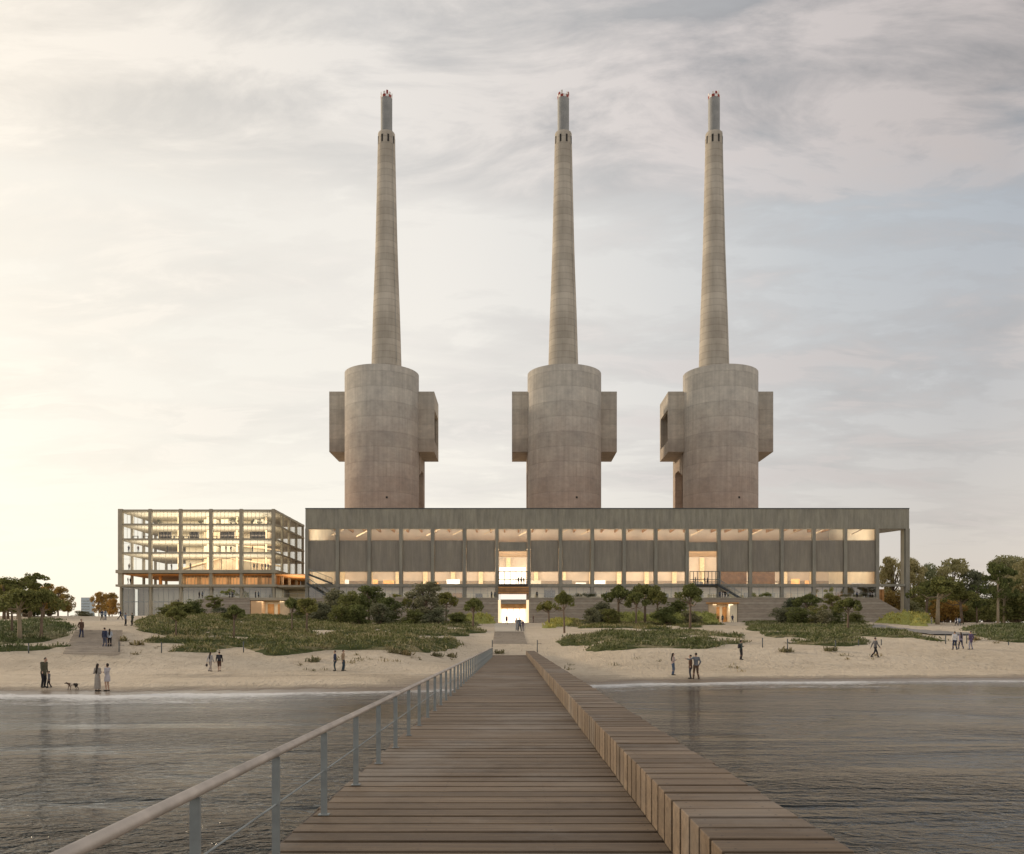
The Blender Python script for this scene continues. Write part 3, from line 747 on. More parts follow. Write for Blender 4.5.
# ------------------------------------------------------------------ chimneys
CY = 315.0; PXM = CY / F
def power_chimney(cx, label, shaft_px, seed):
    root = empty('power_chimney', (cx, CY, 6.5), label, 'chimney', 'three giant concrete chimneys')
    zb = 6.5
    def Z(py, Y=CY): return wz(py, Y) - zb
    r = 13.15; ztop = Z(375.0); D = 20.0
    # D-shaped body: half drum facing the sea, straight cheeks behind
    def body_ring(rr):
        pts = [(rr * math.cos(t), -rr * math.sin(t)) for t in np.linspace(0, math.pi, 49)]
        return pts
    mb = MB()
    ring = [(r * math.cos(t), r * math.sin(t)) for t in np.linspace(0, 2 * math.pi, 97)[:-1]]
    n = len(ring)
    V = [(x, y, 0) for x, y in ring] + [(x, y, ztop) for x, y in ring] + [(x * 0.965, y * 0.965, ztop) for x, y in ring] + [(x * 0.965, y * 0.965, ztop - 1.2) for x, y in ring]
    mb.poly(V, [(i, (i + 1) % n, n + (i + 1) % n, n + i) for i in range(n)], True)
    b0 = len(mb.v) - len(V)
    for k in (1, 2):
        for i in range(n): mb.f.append(tuple(b0 + q for q in (k * n + i, k * n + (i + 1) % n, (k + 1) * n + (i + 1) % n, (k + 1) * n + i)))
    mb.f.append(tuple(b0 + 3 * n + i for i in range(n)))
    mb.build('drum', M['tower'], root)
    # rear wing with two legs and an opening between
    mb = MB(); zh = Z(474, 331)
    for s in (-1, 1):
        x0, x1 = sorted((s * 13.3, s * 10.5))
        mb.box(x0, x1, 15.5, D, 0, zh + 0.0)
        mb.prism([(9.5, zh), (D, zh), (D, Z(447)), (2.0, Z(447)), (2.0, zh - 3.0)], 'x', x0, x1)
    mb.box(-10.4, 10.4, 13, D, 0, Z(400))
    mb.build('rear_wing', M['tower'], root)
    # side boxes
    zb0, zb1 = Z(451.8, 314.3), Z(391.5, 314.3); y0, y1 = 314.3 - CY, 332.2 - CY
    for s in (-1, 1):
        xo = s * 18.75
        xi = s * 9.0
        t = 1.3
        mb = MB(); xa, xb = sorted((xo, xi))
        mb.box(xa, xb, y0, y0 + t, zb0, zb1); mb.box(xa, xb, y1 - t, y1, zb0, zb1)
        mb.box(xa, xb, y0 + t, y1 - t, zb0, zb0 + t); mb.box(xa, xb, y0 + t, y1 - t, zb1 - t, zb1)
        # outer cheek with a tall opening
        xa, xb = sorted((xo, xo - s * 0.9)); o0, o1 = y0 + t + 0.02, y1 - t - 0.3; q0, q1 = Z(440.6, 315), Z(408.8, 315)
        mb.box(xa, xb, o1, y1 - t, zb0 + t, zb1 - t)
        mb.box(xa, xb, o0, o1, zb0 + t, q0); mb.box(xa, xb, o0, o1, q1, zb1 - t)
        mb.build('side_box', M['tower'], root)
    # stack
    SYo = 324.5 - CY; so_ = 324.5
    sx = (shaft_px - 513) * so_ / F - cx
    prof = [(366, 14.9), (340, 14.15), (312, 13.3), (290, 12.45), (265, 11.55), (238, 10.75), (205, 9.95), (175, 9.25), (150, 8.75), (137, 8.45), (134.5, 8.4), (133.8, 8.0)]
    mb = MB(); pts = []; rad = []
    k = so_ / F
    prof = [(392, 15.2)] + prof
    for py, hw in prof: pts.append((sx, SYo, Z(py, so_))); rad.append(hw * k)
    # hollow look is not needed: the top is closed round the steel flue
    seg = 48; V = []
    for p, rr in zip(pts, rad):
        for q in range(seg): V.append((p[0] + rr * math.cos(2 * math.pi * q / seg), p[1] + rr * math.sin(2 * math.pi * q / seg), p[2]))
    fs = [(i * seg + q, i * seg + (q + 1) % seg, (i + 1) * seg + (q + 1) % seg, (i + 1) * seg + q) for i in range(len(pts) - 1) for q in range(seg)]
    mb.poly(V, fs, True); bb = len(mb.v) - len(V); mb.f.append(tuple(bb + (len(pts) - 1) * seg + q for q in range(seg)))
    so2 = mb.build('stack', M['stack'], root)
    # dark slots below the stack rim: solid blocks, recess shade in the colour
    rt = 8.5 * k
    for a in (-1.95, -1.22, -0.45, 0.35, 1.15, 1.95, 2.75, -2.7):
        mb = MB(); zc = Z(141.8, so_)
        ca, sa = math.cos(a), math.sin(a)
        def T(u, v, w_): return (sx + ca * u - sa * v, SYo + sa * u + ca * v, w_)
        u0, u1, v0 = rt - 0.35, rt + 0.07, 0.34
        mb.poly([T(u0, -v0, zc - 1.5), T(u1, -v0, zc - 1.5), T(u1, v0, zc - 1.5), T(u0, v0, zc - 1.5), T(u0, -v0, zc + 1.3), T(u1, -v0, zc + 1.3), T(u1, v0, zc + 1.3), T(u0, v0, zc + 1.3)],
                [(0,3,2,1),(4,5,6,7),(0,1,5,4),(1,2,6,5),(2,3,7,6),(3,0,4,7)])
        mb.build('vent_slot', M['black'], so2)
    # ladder line up the right flank
    mb = MB()
    for i in range(1, len(pts) - 2):
        a = -0.75; P0 = [pts[i][0] + (rad[i] + 0.25) * math.cos(a), pts[i][1] + (rad[i] + 0.25) * math.sin(a), pts[i][2]]
        P1 = [pts[i + 1][0] + (rad[i + 1] + 0.25) * math.cos(a), pts[i + 1][1] + (rad[i + 1] + 0.25) * math.sin(a), pts[i + 1][2]]
        mb.tube([P0, P1], 0.06, 5)
    mb.build('ladder', M['galv'], root)
    # steel flue with a red and white chequered crown
    fr = 5.75 * k; z0, z1, z2 = Z(134.0, so_), Z(99.5, so_), Z(94.3, so_)
    mb = MB(); mb.tube([(sx, SYo, z0), (sx, SYo, z1)], fr, 64, True, False); 
    pass
    fl = mb.build('flue', M['steel'], root)
    seg2 = 12; zm = (z1 + z2) / 2
    for colr, par in (('red', 0), ('white', 1)):
        mb = MB()
        for row, (za, zc) in enumerate(((z1, zm), (zm, z2))):
            for q in range(seg2):
                if (q + row) % 2 != par: continue
                if row == 1 and q % 4 == 3: continue
                a0, a1 = 2 * math.pi * q / seg2 + seed, 2 * math.pi * (q + 1) / seg2 + seed
                if row == 1: a0 += 0.09; a1 -= 0.09
                V = []
                for rr in (fr + 0.05, fr - 0.25):
                    for aa in (a0, a1):
                        for zz in (za, zc + (0.4 * (q % 3 == 0) if row == 1 else 0)): V.append((sx + rr * math.cos(aa), SYo + rr * math.sin(aa), zz))
                mb.poly(V, [(0, 2, 3, 1), (4, 5, 7, 6), (0, 1, 5, 4), (2, 6, 7, 3), (1, 3, 7, 5), (0, 4, 6, 2)])
        mb.build('crown_panel', M[colr], fl)
    # a few service ports on the shaft
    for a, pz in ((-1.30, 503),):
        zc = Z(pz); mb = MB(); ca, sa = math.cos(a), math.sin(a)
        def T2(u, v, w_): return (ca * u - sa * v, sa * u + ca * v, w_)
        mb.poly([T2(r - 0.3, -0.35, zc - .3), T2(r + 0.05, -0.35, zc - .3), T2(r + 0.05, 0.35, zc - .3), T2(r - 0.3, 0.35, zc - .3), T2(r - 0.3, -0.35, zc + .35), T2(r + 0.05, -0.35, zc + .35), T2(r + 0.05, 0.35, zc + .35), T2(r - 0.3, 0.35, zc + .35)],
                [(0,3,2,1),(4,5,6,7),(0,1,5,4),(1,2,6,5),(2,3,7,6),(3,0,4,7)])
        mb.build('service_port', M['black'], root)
    return root
power_chimney((382.0 - 513) * PXM, 'left of the three concrete chimneys, with one open box on its right', 386.5, 0)
power_chimney((564.3 - 513) * PXM, 'middle concrete chimney, rising almost above the lit entrance', 563.3, 1)
power_chimney((720.3 - 513) * PXM, 'right of the three concrete chimneys, its open side box facing left', 714.0, 2)

# ------------------------------------------------------------------ the long concrete hall
HY = 220.0; K = HY / F
def HX(px): return (px - 513) * K
def HZ(py): return EYE + (637.5 - py) * K
colx = [307.0, 337.5, 369.3, 401.0, 432.7, 464.5, 497.0, 528.9, 560.4, 592.2, 624.0, 655.7, 687.0, 718.9, 750.3, 781.9, 813.8, 845.3, 877.2, 907.6]
hall = empty('concrete_hall', (HX(607), HY, 7.0), 'very long concrete hall with two strips of lit windows under the chimneys', 'hall')
hall_off = Vector((HX(607), HY, 7.0))
def hb(mb, name, mat, parent=None):
    """build with world coordinates, then hang it under the hall"""
    o = mb.build(name, mat); o.parent = parent or hall
    return o
hall.location = (0, 0, 0)
xL, xR = HX(305.4), HX(909.2)
BACK = 254.0
hb(MB().box(xL, xR, HY, HY + 0.6, HZ(528.7), HZ(508.8)), 'parapet', M['band'])
hb(MB().box(xL - 0.05, xR + 0.05, HY - 0.12, HY + 0.75, HZ(508.75), HZ(508.0)), 'coping', M['darkmetal'])
for i, cx_ in enumerate(colx):
    x = HX(cx_); w = 0.80
    if i == len(colx) - 1: x = HX(907.3); w = 0.95
    hb(MB().box(x - w / 2, x + w / 2, HY - 0.35, HY + 0.75, 6.0, HZ(528.72)), 'column', M['column'])
fr_top, fr_bot = HZ(528.7), HZ(584.3)
for i in range(18):
    xa, xb = HX(colx[i]) + 0.46, HX(colx[i + 1]) - 0.46
    special = i in (6, 12)
    if not special:
        hb(MB().box(xa, xb, HY + 0.12, HY + 0.5, HZ(571.4), HZ(540.6)), 'wall_panel', M['panel'])
        wins = [(540.4, 528.9), (584.2, 571.6)]
    else:
        hb(MB().box(xa, xb, HY + 0.1, HY + 0.5, HZ(550.8), HZ(542.2)), 'wall_beam', M['column'])
        wins = [(542.0, 528.9), (584.2, 551.0)]
    for (pb, pt) in wins:
        zb_, zt = HZ(pb), HZ(pt)
        mb = MB(); t = 0.09
        mb.box(xa, xb, HY + 0.2, HY + 0.34, zt - t, zt); mb.box(xa, xb, HY + 0.2, HY + 0.34, zb_, zb_ + t)
        for f_ in (0, 1):
            xm = xa + (xb - xa - t) * f_
            mb.box(xm, xm + (t if f_ in (0, 1) else 0.05), HY + 0.21, HY + 0.33, zb_ + t, zt - t)
        wf = hb(mb, 'window', M['frame'])
        g = MB(); g.poly([(xa + t, HY + 0.27, zb_ + t), (xb - t, HY + 0.27, zb_ + t), (xb - t, HY + 0.27, zt - t), (xa + t, HY + 0.27, zt - t)], [(0, 1, 2, 3)])
        hb(g, 'pane', M['glass'], wf)
hb(MB().box(xL, HX(876.5), HY - 0.5, HY + 0.76, HZ(586.9), HZ(584.4)), 'floor_beam', M['column'])
hb(MB().box(HX(878.2), HX(905.0), HY - 0.3, HY + 1.0, HZ(586.4), HZ(584.0)), 'floor_beam', M['column'])
# deep end pier of the open portal
hb(MB().box(HX(905.6), xR, HY + 0.76, HY + 2.9, 6.0, HZ(528.75)), 'end_pier', M['interior'])  # pale colour carries the light caught by the inner face
hb(MB().prism([(HX(877), HY + 0.7), (xR, HY + 0.7), (xR, HY + 2.9), (HX(878) + 5, HY + 9), (HX(877), HY + 16)], 'z', HZ(528.6), HZ(526.5)), 'portal_soffit', M['white'])  # white puts the light on the underside into its colour
# shell
for q in (892.5, 899.5, 903): hb(MB().box(HX(q) - 0.35, HX(q) + 0.35, HY + 12, HY + 12.7, 6.2, HZ(586.5)), 'timber_post', M['orangewood'])
hb(MB().box(xL, HX(876.9), HY + 0.7, BACK, HZ(511), HZ(510)), 'roof', M['slab'])
hb(MB().box(xL, xL + 0.4, HY + 0.76, BACK, 6.5, HZ(511.2)), 'side_wall', M['panel'])
hb(MB().box(HX(876.5), HX(876.5) + 0.4, HY + 0.8, BACK, 6.5, HZ(511.2)), 'side_wall', M['panel'])
zf = HZ(585.2)
for q0_, q1_ in ((xL + 0.41, xL + 0.5), (HX(876.3), HX(876.45))): hb(MB().box(q0_, q1_, HY + 0.8, BACK - 0.7, zf, HZ(511.3)), 'wall_lining', M['interior'])
hb(MB().box(xL + 0.5, HX(876.3), HY + 0.8, BACK - 0.1, zf - 0.4, zf), 'interior_floor', M['palewood'])
hb(MB().box(xL + 0.4, HX(876.4), BACK - 0.6, BACK - 0.1, zf + 3.2, HZ(512)), 'back_wall', plain('hall_back_wall', (0.62, 0.52, 0.41), 0.8, 0, 0.2, 0.22, 0.12))
hb(MB().box(xL + 0.4, HX(876.4), BACK - 0.8, BACK - 0.1, zf, zf + 3.2), 'wall_plinth', M['intdark'])
hb(MB().box(xL + 0.4, HX(876.4), HY + 12, BACK - 0.9, HZ(545), HZ(544)), 'upper_gallery', M['palewood'])
for k_ in range(26):      # display walls, plinths and hanging panels in the two galleries
    x = xL + 3 + k_ * 5.45 + random.uniform(-1.2, 1.2); w_ = random.uniform(0.8, 3.6); yy_ = HY + random.uniform(3, 26)
    hb(MB().box(x, x + w_, yy_, yy_ + 0.3, zf, zf + random.uniform(0.9, 2.4)), 'display_wall', random.choice([M['furn'], M['intdark'], M['slab'], M['orangewood'], M['white']]))
for k_ in range(17):
    x = xL + 4 + k_ * 8.4 + random.uniform(-2, 2); yy_ = HY + random.uniform(2, 9)
    hb(MB().prism([(x, HZ(533)), (x + 3.6, HZ(526)), (x + 3.6, HZ(526) + 0.25), (x, HZ(533) + 0.25)], 'y', yy_, yy_ + 0.25), 'roof_brace', M['palewood'])
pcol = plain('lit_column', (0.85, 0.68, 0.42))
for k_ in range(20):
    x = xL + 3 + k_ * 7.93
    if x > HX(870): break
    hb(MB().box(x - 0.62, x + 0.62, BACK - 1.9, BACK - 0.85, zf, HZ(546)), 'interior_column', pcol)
for k_ in range(38):
    x = xL + 2 + k_ * 3.96
    if x > HX(872): break
    hb(MB().box(x - 0.2, x + 0.2, HY + 1.0, BACK - 1, HZ(511.3) - 1.4, HZ(511.3)), 'roof_beam', M['orangewood'])
# glowing sheet added for the open sky behind the tall entrance bay
for (pa, pb) in ((499, 526), (690, 716)):
    xa, xb = (pa - 513) * 252 / F, (pb - 513) * 252 / F
    mb = MB().box(xa, xb, 252.0, 252.2, zf + 0.1, zf + 7.0)
    if pa < 600: hb(mb, 'sky_glow_panel', M['lit'])
# lamps of the hall: long rows hung behind the wall panels, shining inward
def area(name, loc, sx, sy, rot, e, c=(1.0, 0.91, 0.76)):
    d = bpy.data.lights.new(name, 'AREA'); d.shape = 'RECTANGLE'; d.size = sx; d.size_y = sy; d.energy = e; d.color = c
    o = bpy.data.objects.new(name, d); col.objects.link(o); o.location = loc; o.rotation_euler = rot; return o
for q0_, q1_ in ((719.8, 749.4), (751.2, 778.0)): hb(MB().box(HX(q0_), HX(q1_), HY + 2.6, HY + 2.9, zf, zf + 4.6), 'timber_screen', M['orangewood'])
LW = HX(876) - xL - 14; LC = (HX(876) + xL) / 2
area('hall_lamp_row', (LC, HY + 2.0, HZ(556)), LW, 2.5, (R(90), 0, 0), 24000)   # local -Z toward +Y
area('hall_lamp_row', (LC, HY + 8.0, HZ(548)), LW, 3.0, (R(180), 0, 0), 16000)   # upward to the roof timbers

# lower recessed terrace storey behind glass
hb(MB().box(xL + 0.5, HX(496.5), HY + 7.5, HY + 8.0, 7, HZ(587)), 'rear_screen_wall', M['interior'])
hb(MB().box(HX(529.5), HX(876.5), HY + 7.5, HY + 8.0, 7, HZ(587)), 'rear_screen_wall', M['interior'])
tz = wz(598.2, 213.0)        # terrace level
GL = HY + 0.05
def glazed(x0, x1, z0, z1, n, parent, mat=M['glassg'], y=GL, name='glazed_front', fm=M['galv']):
    mb = MB(); t = 0.10
    mb.box(x0, x1, y, y + 0.14, z1 - t, z1); mb.box(x0, x1, y, y + 0.14, z0, z0 + t)
    for k_ in range(n + 1):
        x = x0 + (x1 - x0 - 0.07) * k_ / n
        mb.box(x, x + 0.07, y + 0.01, y + 0.13, z0 + t, z1 - t)
    f = mb.build(name, fm); f.parent = parent
    g = MB(); g.poly([(x0, y + 0.07, z0 + t), (x1, y + 0.07, z0 + t), (x1, y + 0.07, z1 - t), (x0, y + 0.07, z1 - t)], [(0, 1, 2, 3)])
    p = g.build('pane', mat); p.parent = f
    return f
for i in range(18):
    if i in (6,): continue
    xa, xb = HX(colx[i]) + 0.47, HX(colx[i + 1]) - 0.47
    glazed(xa, xb, tz, HZ(587.0), 4, hall)
for q_ in range(26):
    x = xL + 3 + q_ * 5.7 + random.uniform(-1, 1)
    if HX(495) < x + 3 and x < HX(531) or x > HX(868): continue
    hb(MB().box(x, x + random.uniform(1.0, 3.2), HY + 6.9, HY + 7.4, tz, tz + random.uniform(1.6, 2.7)), 'inner_partition', random.choice([M['intdark'], M['darkmetal'], M['palewood'], M['column'], M['orangewood']]))
area('terrace_lamp_row', (LC, HY + 4.0, HZ(587.6)), LW, 1.2, (0, 0, 0), 2000)

# balconies in the two tall bays
for i, lb in ((6, 'steel balcony with glass rail above the main entrance'), (12, 'steel balcony with thin rail in the right tall opening')):
    xa, xb = HX(colx[i]) + 0.3, HX(colx[i + 1]) - 0.3
    bal = empty('balcony', ((xa + xb) / 2, HY - 0.6, HZ(584.4)), lb, 'balcony')
    L_ = (xb - xa) / 2
    MB().box(-L_, L_, -1.2, 0.2, -0.35, 0.0).build('slab', M['darkmetal'], bal)
    mb = MB(); H_ = 3.25 if i == 6 else 3.1
    H_ = HZ(571.6) - HZ(584.4)
    mb.box(-L_, L_, -1.16, -1.09, H_ - 0.16, H_); mb.box(-L_, L_, -1.17, -1.08, 1.05, 1.19)
    for q in np.linspace(-L_, L_ - 0.09, 6 if i == 6 else 9): mb.box(q, q + 0.16, -1.15, -1.10, 0.0, H_ - 0.1)
    mb.build('rail', M['darkmetal'], bal)

# ------------------------------------------------------------------ terrace plinth of stone, with entrance, kiosks and sloped ends
TY = 213.0
def TX(px): return (px - 513) * TY / F
def TZ(py): return EYE + (637.5 - py) * TY / F
ter = empty('stone_terrace', (0, 0, 0), 'long layered stone terrace wall below the buildings with sloped ends', 'terrace')
base = 5.5
def tb(mb, name, mat, parent=ter): return mb.build(name, mat, parent)
# left run: slope start, up to the kiosk
tb(MB().prism([(TX(163), base), (TX(250), base), (TX(250), tz), (TX(206), tz), (TX(190), tz - 0.9), (TX(163), TZ(618))], 'y', TY, HY - 0.6), 'wall', M['stone'])
tb(MB().box(TX(250), TX(290), TY + 5, HY - 0.6, base, tz - 0.55), 'wall', M['stone'])
tb(MB().box(TX(250) , TX(290), TY - 0.1, HY - 0.6, tz - 0.5, tz + 0.02), 'canopy', M['slab'])
tb(MB().box(TX(290), TX(498), TY, HY - 0.6, base, tz), 'wall', M['stone'])
tb(MB().box(TX(529), TX(708), TY, HY - 0.6, base, tz), 'wall', M['stone'])
tb(MB().box(TX(708), TX(738), TY + 4, HY - 0.6, base, tz - 1.2), 'wall', M['stone'])
tb(MB().box(TX(706), TX(739), TY - 0.3, HY - 0.6, TZ(603.6), TZ(602.4)), 'canopy', M['orangewood'])
tb(MB().box(TX(708), TX(738), TY, HY - 0.6, TZ(602.3), tz), 'wall', M['stone'])
tb(MB().prism([(TX(738), base), (TX(915), base), (TX(914), TZ(618.5)), (TX(878), tz), (TX(738), tz)], 'y', TY, HY - 0.6), 'wall', M['stone'])
for (a_, b_) in ((206, 497.5), (529.5, 877)):
    tb(MB().box(TX(a_), TX(b_), TY - 0.12, TY + 0.5, tz + 0.02, tz + 0.14), 'coping', M['slab'])
# kiosk recess left
def kiosk(pa, pb, py0, label, lit):
    k = empty('kiosk', (TX((pa + pb) / 2), TY + 2.6, hf(TX((pa + pb) / 2), TY)), label, 'kiosk')
    w = TX(pb) - TX(pa); z1 = TZ(py0) - k.location.z
    MB().box(-w / 2, w / 2, 1.2, 1.5, 0, z1).build('back_wall', M['interior'], k)
    MB().box(-w / 2, -w / 2 + w * 0.28, -2.4, 0.9, 0, z1).build('lit_pillar', M['litwarm'] if lit else M['palewood'], k)
    MB().box(w / 2 - w * 0.25, w / 2 - 0.02, -2.4, 0.9, 0, z1).build('side_pillar', M['interior'] if not lit else M['palewood'], k)
    for q in (-0.16, 0.1, ):
        d = MB().box(q * w, (q + 0.16) * w, 0.95, 1.1, 0.02, z1 * 0.86).build('door', M['orangewood'], k)
        MB().box((q + 0.135) * w, (q + 0.145) * w, 0.88, 0.94, 0.9, 1.5).build('handle', M['darkmetal'], d)
    area('kiosk_lamp', (k.location.x, TY + 0.8, k.location.z + z1 - 0.1), w * 0.7, 1.6, (0, 0, 0), 150)
    return k
kiosk(250.5, 289.5, 600.8, 'warm lit kiosk with two doors set in the left terrace wall', True)
kiosk(708.5, 737.5, 603.8, 'lit kiosk with a timber canopy in the right terrace wall', False)

# main entrance
ent = empty('entrance_portal', (0, 0, 0), 'brightly lit main entrance portal at the end of the path', 'entrance')
gz = hf(0, TY)
def eb(mb, name, mat): return mb.build(name, mat, ent)
xe0, xe1 = TX(498), TX(529)
for s, (a_, b_) in enumerate(((498.2, 500.6), (526.4, 528.8))):
    eb(MB().box(TX(a_), TX(b_), TY - 0.05, TY + 7, gz - 0.3, TZ(600)), 'glowing_pillar', M['lamp'])
eb(MB().box(TX(500.7), TX(526.3), TY + 0.1, TY + 7, TZ(603.8), TZ(599.4)), 'lintel', M['stone'])
eb(MB().box(TX(500.7), TX(526.3), TY + 0.3, TY + 7, TZ(608), TZ(603.9)), 'timber_beam', M['orangewood'])
eb(MB().box(TX(498.2), TX(528.8), TY + 0.0, TY + 6.3, TZ(593), TZ(586.8)), 'timber_lintel', M['orangewood'])
for q in (588.6, 590.8):
    eb(MB().box(TX(498.2), TX(528.8), TY - 0.12, TY - 0.005, TZ(q + 0.5), TZ(q)), 'lintel_slat', M['darkmetal'])
eb(MB().box(TX(500.7), TX(526.3), TY + 6.0, TY + 6.2, TZ(599.3), TZ(593.1)), 'glow_transom', M['lit'])  # added glowing sheet filling the bright slit
dr = eb(MB().box(TX(500.7), TX(526.3), TY + 6.4, TY + 6.6, gz - 0.2, TZ(608.05)), 'sky_glow_doorway', M['lit'])  # glowing sheet added for the white sky seen through the passage
mb = MB()
for q in np.linspace(501, 526, 5): mb.box(TX(q) - 0.05, TX(q) + 0.05, TY + 6.2, TY + 6.32, gz, TZ(608.1))
mb.build('mullion', M['slab'], dr)
for s in (-1, 1):
    x0 = xe0 if s < 0 else xe1 - 0.04
    eb(MB().box(TX(497.9) if s < 0 else TX(528.85), TX(498.15) if s < 0 else TX(529.1), TY - 0.06, TY + 6.4, TZ(599.9), TZ(586.8)), 'jamb', M['stone'])
area('entrance_lamp', (0, TY + 3.2, TZ(608.3)), 5, 4, (0, 0, 0), 260)

# terrace balustrade (thin posts and wire)
bal = empty('balustrade', (0, 0, 0), 'thin steel balustrade along the edge of the stone terrace', 'railing')
mb = MB(); 
for (a_, b_) in ((206, 497), (530, 877)):
    mb.box(TX(a_), TX(b_), TY + 0.30, TY + 0.34, tz + 1.15, tz + 1.19)
    for x in np.arange(TX(a_), TX(b_), 2.0): mb.box(x, x + 0.04, TY + 0.30, TY + 0.34, tz + 0.14, tz + 1.15)
mb.build('rail', M['galv'], bal)

# ------------------------------------------------------------------ outside stairs on the hall front
def side_stair(px0, py0, px1, py1, label):
    y = HY - 2.0
    x0, z0, x1, z1 = (px0 - 513) * y / F, wz(py0, y), (px1 - 513) * y / F, wz(py1, y)
    s = empty('external_stair', (x0, y, z0), label, 'staircase')
    dx, dz = x1 - x0, z1 - z0
    for yy_ in (-0.7, 0.7):
        MB().prism([(0, -0.1), (dx, dz - 0.1), (dx, dz - 0.5), (0, -0.5)], 'y', yy_, yy_ + 0.08).build('stringer', M['darkmetal'], s)
        mb = MB(); mb.tube([(0, yy_, 1.1), (dx, yy_, dz + 1.1)], 0.06, 6)
        for t in np.linspace(0, 1, 9): mb.tube([(dx * t, yy_, dz * t - 0.2), (dx * t, yy_, dz * t + 1.1)], 0.035, 5)
        mb.build('handrail', M['galv'], s)
    mb = MB(); n = max(6, int(abs(dz) / 0.18))
    for k_ in range(n): mb.box(dx * k_ / n, dx * (k_ + 1) / n, -0.62, 0.7, dz * k_ / n - 0.22, dz * k_ / n - 0.17)
    mb.build('treads', M['darkmetal'], s)
    return s
side_stair(307, 582, 331, 597.5, 'dark steel stair descending at the left end of the hall')
side_stair(717, 583, 741, 597.5, 'dark steel stair beside the right tall opening')
o = side_stair(309, 573.5, 332, 582.5, 'pale steel ramp with railing high on the left end of the hall')

# ------------------------------------------------------------------ glazed building on the left
GBX0, GBX1 = HX(118.3), HX(275.2)
gb = empty('glazed_building', (0, 0, 0), 'four storey glass and bronze frame building with warm lit rooms, left of the hall', 'building')
def gbb(mb, name, mat, parent=gb): return mb.build(name, mat, parent)
GD = 250.5
levels = [HZ(510.6), HZ(524.4), HZ(539.2), HZ(552.9), HZ(571.6), HZ(585.6)]
gcol = [118.3, 150.2, 180.6, 211.0, 241.3, 274.4]
gcx = [HX(p) for p in gcol]; gcx[0] += 0.55; gcx[-1] -= 0.25
side_y = [220, 227.4, 234.6, 242.2, 249.8]
xs_in0, xs_in1 = GBX0 + 0.3, GBX1 - 0.3
# slabs: edge band in bronze, slab itself pale
thick = [0.55, 0.42, 0.42, 0.42, 0.8, 0.55]
for li_, (z, t) in enumerate(zip(levels, thick)):
    ext = 0.45 if li_ in (4, 5) else 0.0
    mb = MB()
    mb.box(GBX0 - ext, GBX1 + ext, HY - ext - 0.12, HY + 0.45, z - t / 2, z + t / 2)
    mb.box(GBX1 - 0.45, GBX1 + ext + 0.1, HY + 0.45, GD, z - t / 2, z + t / 2)
    mb.box(GBX0 - ext, GBX0 + 0.45, HY + 0.45, GD, z - t / 2, z + t / 2)
    mb.box(GBX0 + 0.45, GBX1 - 0.45, GD - 0.5, GD, z - t / 2, z + t / 2)
    gbb(mb, 'edge_beam', M['frame'])
    gbb(MB().box(GBX0 + 0.46, GBX1 - 0.46, HY + 0.46, GD - 0.52, z - t / 2 + 0.06, z + t / 2 - 0.06), 'floor_slab', M['slab'])
for i, x in enumerate(gcx):
    w = 0.36 if i else 0.55
    gbb(MB().box(x - w, x + w, HY - 0.25, HY + 0.7, levels[5], levels[0] + 0.4), 'column', M['frame'])
    gbb(MB().box(x - 0.2, x + 0.2, HY + 0.0, HY + 0.4, hf(x, HY) - 0.5, levels[5]), 'lower_column', M['frame'])
for yv in side_y[1:]:
    for x in (GBX1 - 0.2, GBX0 + 0.25): gbb(MB().box(x - 0.28, x + 0.28, yv - 0.3, yv + 0.3, 7.0, levels[0] + 0.36), 'column', M['frame'])
for x in gcx[1:-1]: gbb(MB().box(x - 0.3, x + 0.3, GD - 0.9, GD - 0.3, 7.0, levels[0] + 0.36), 'column', M['frame'])
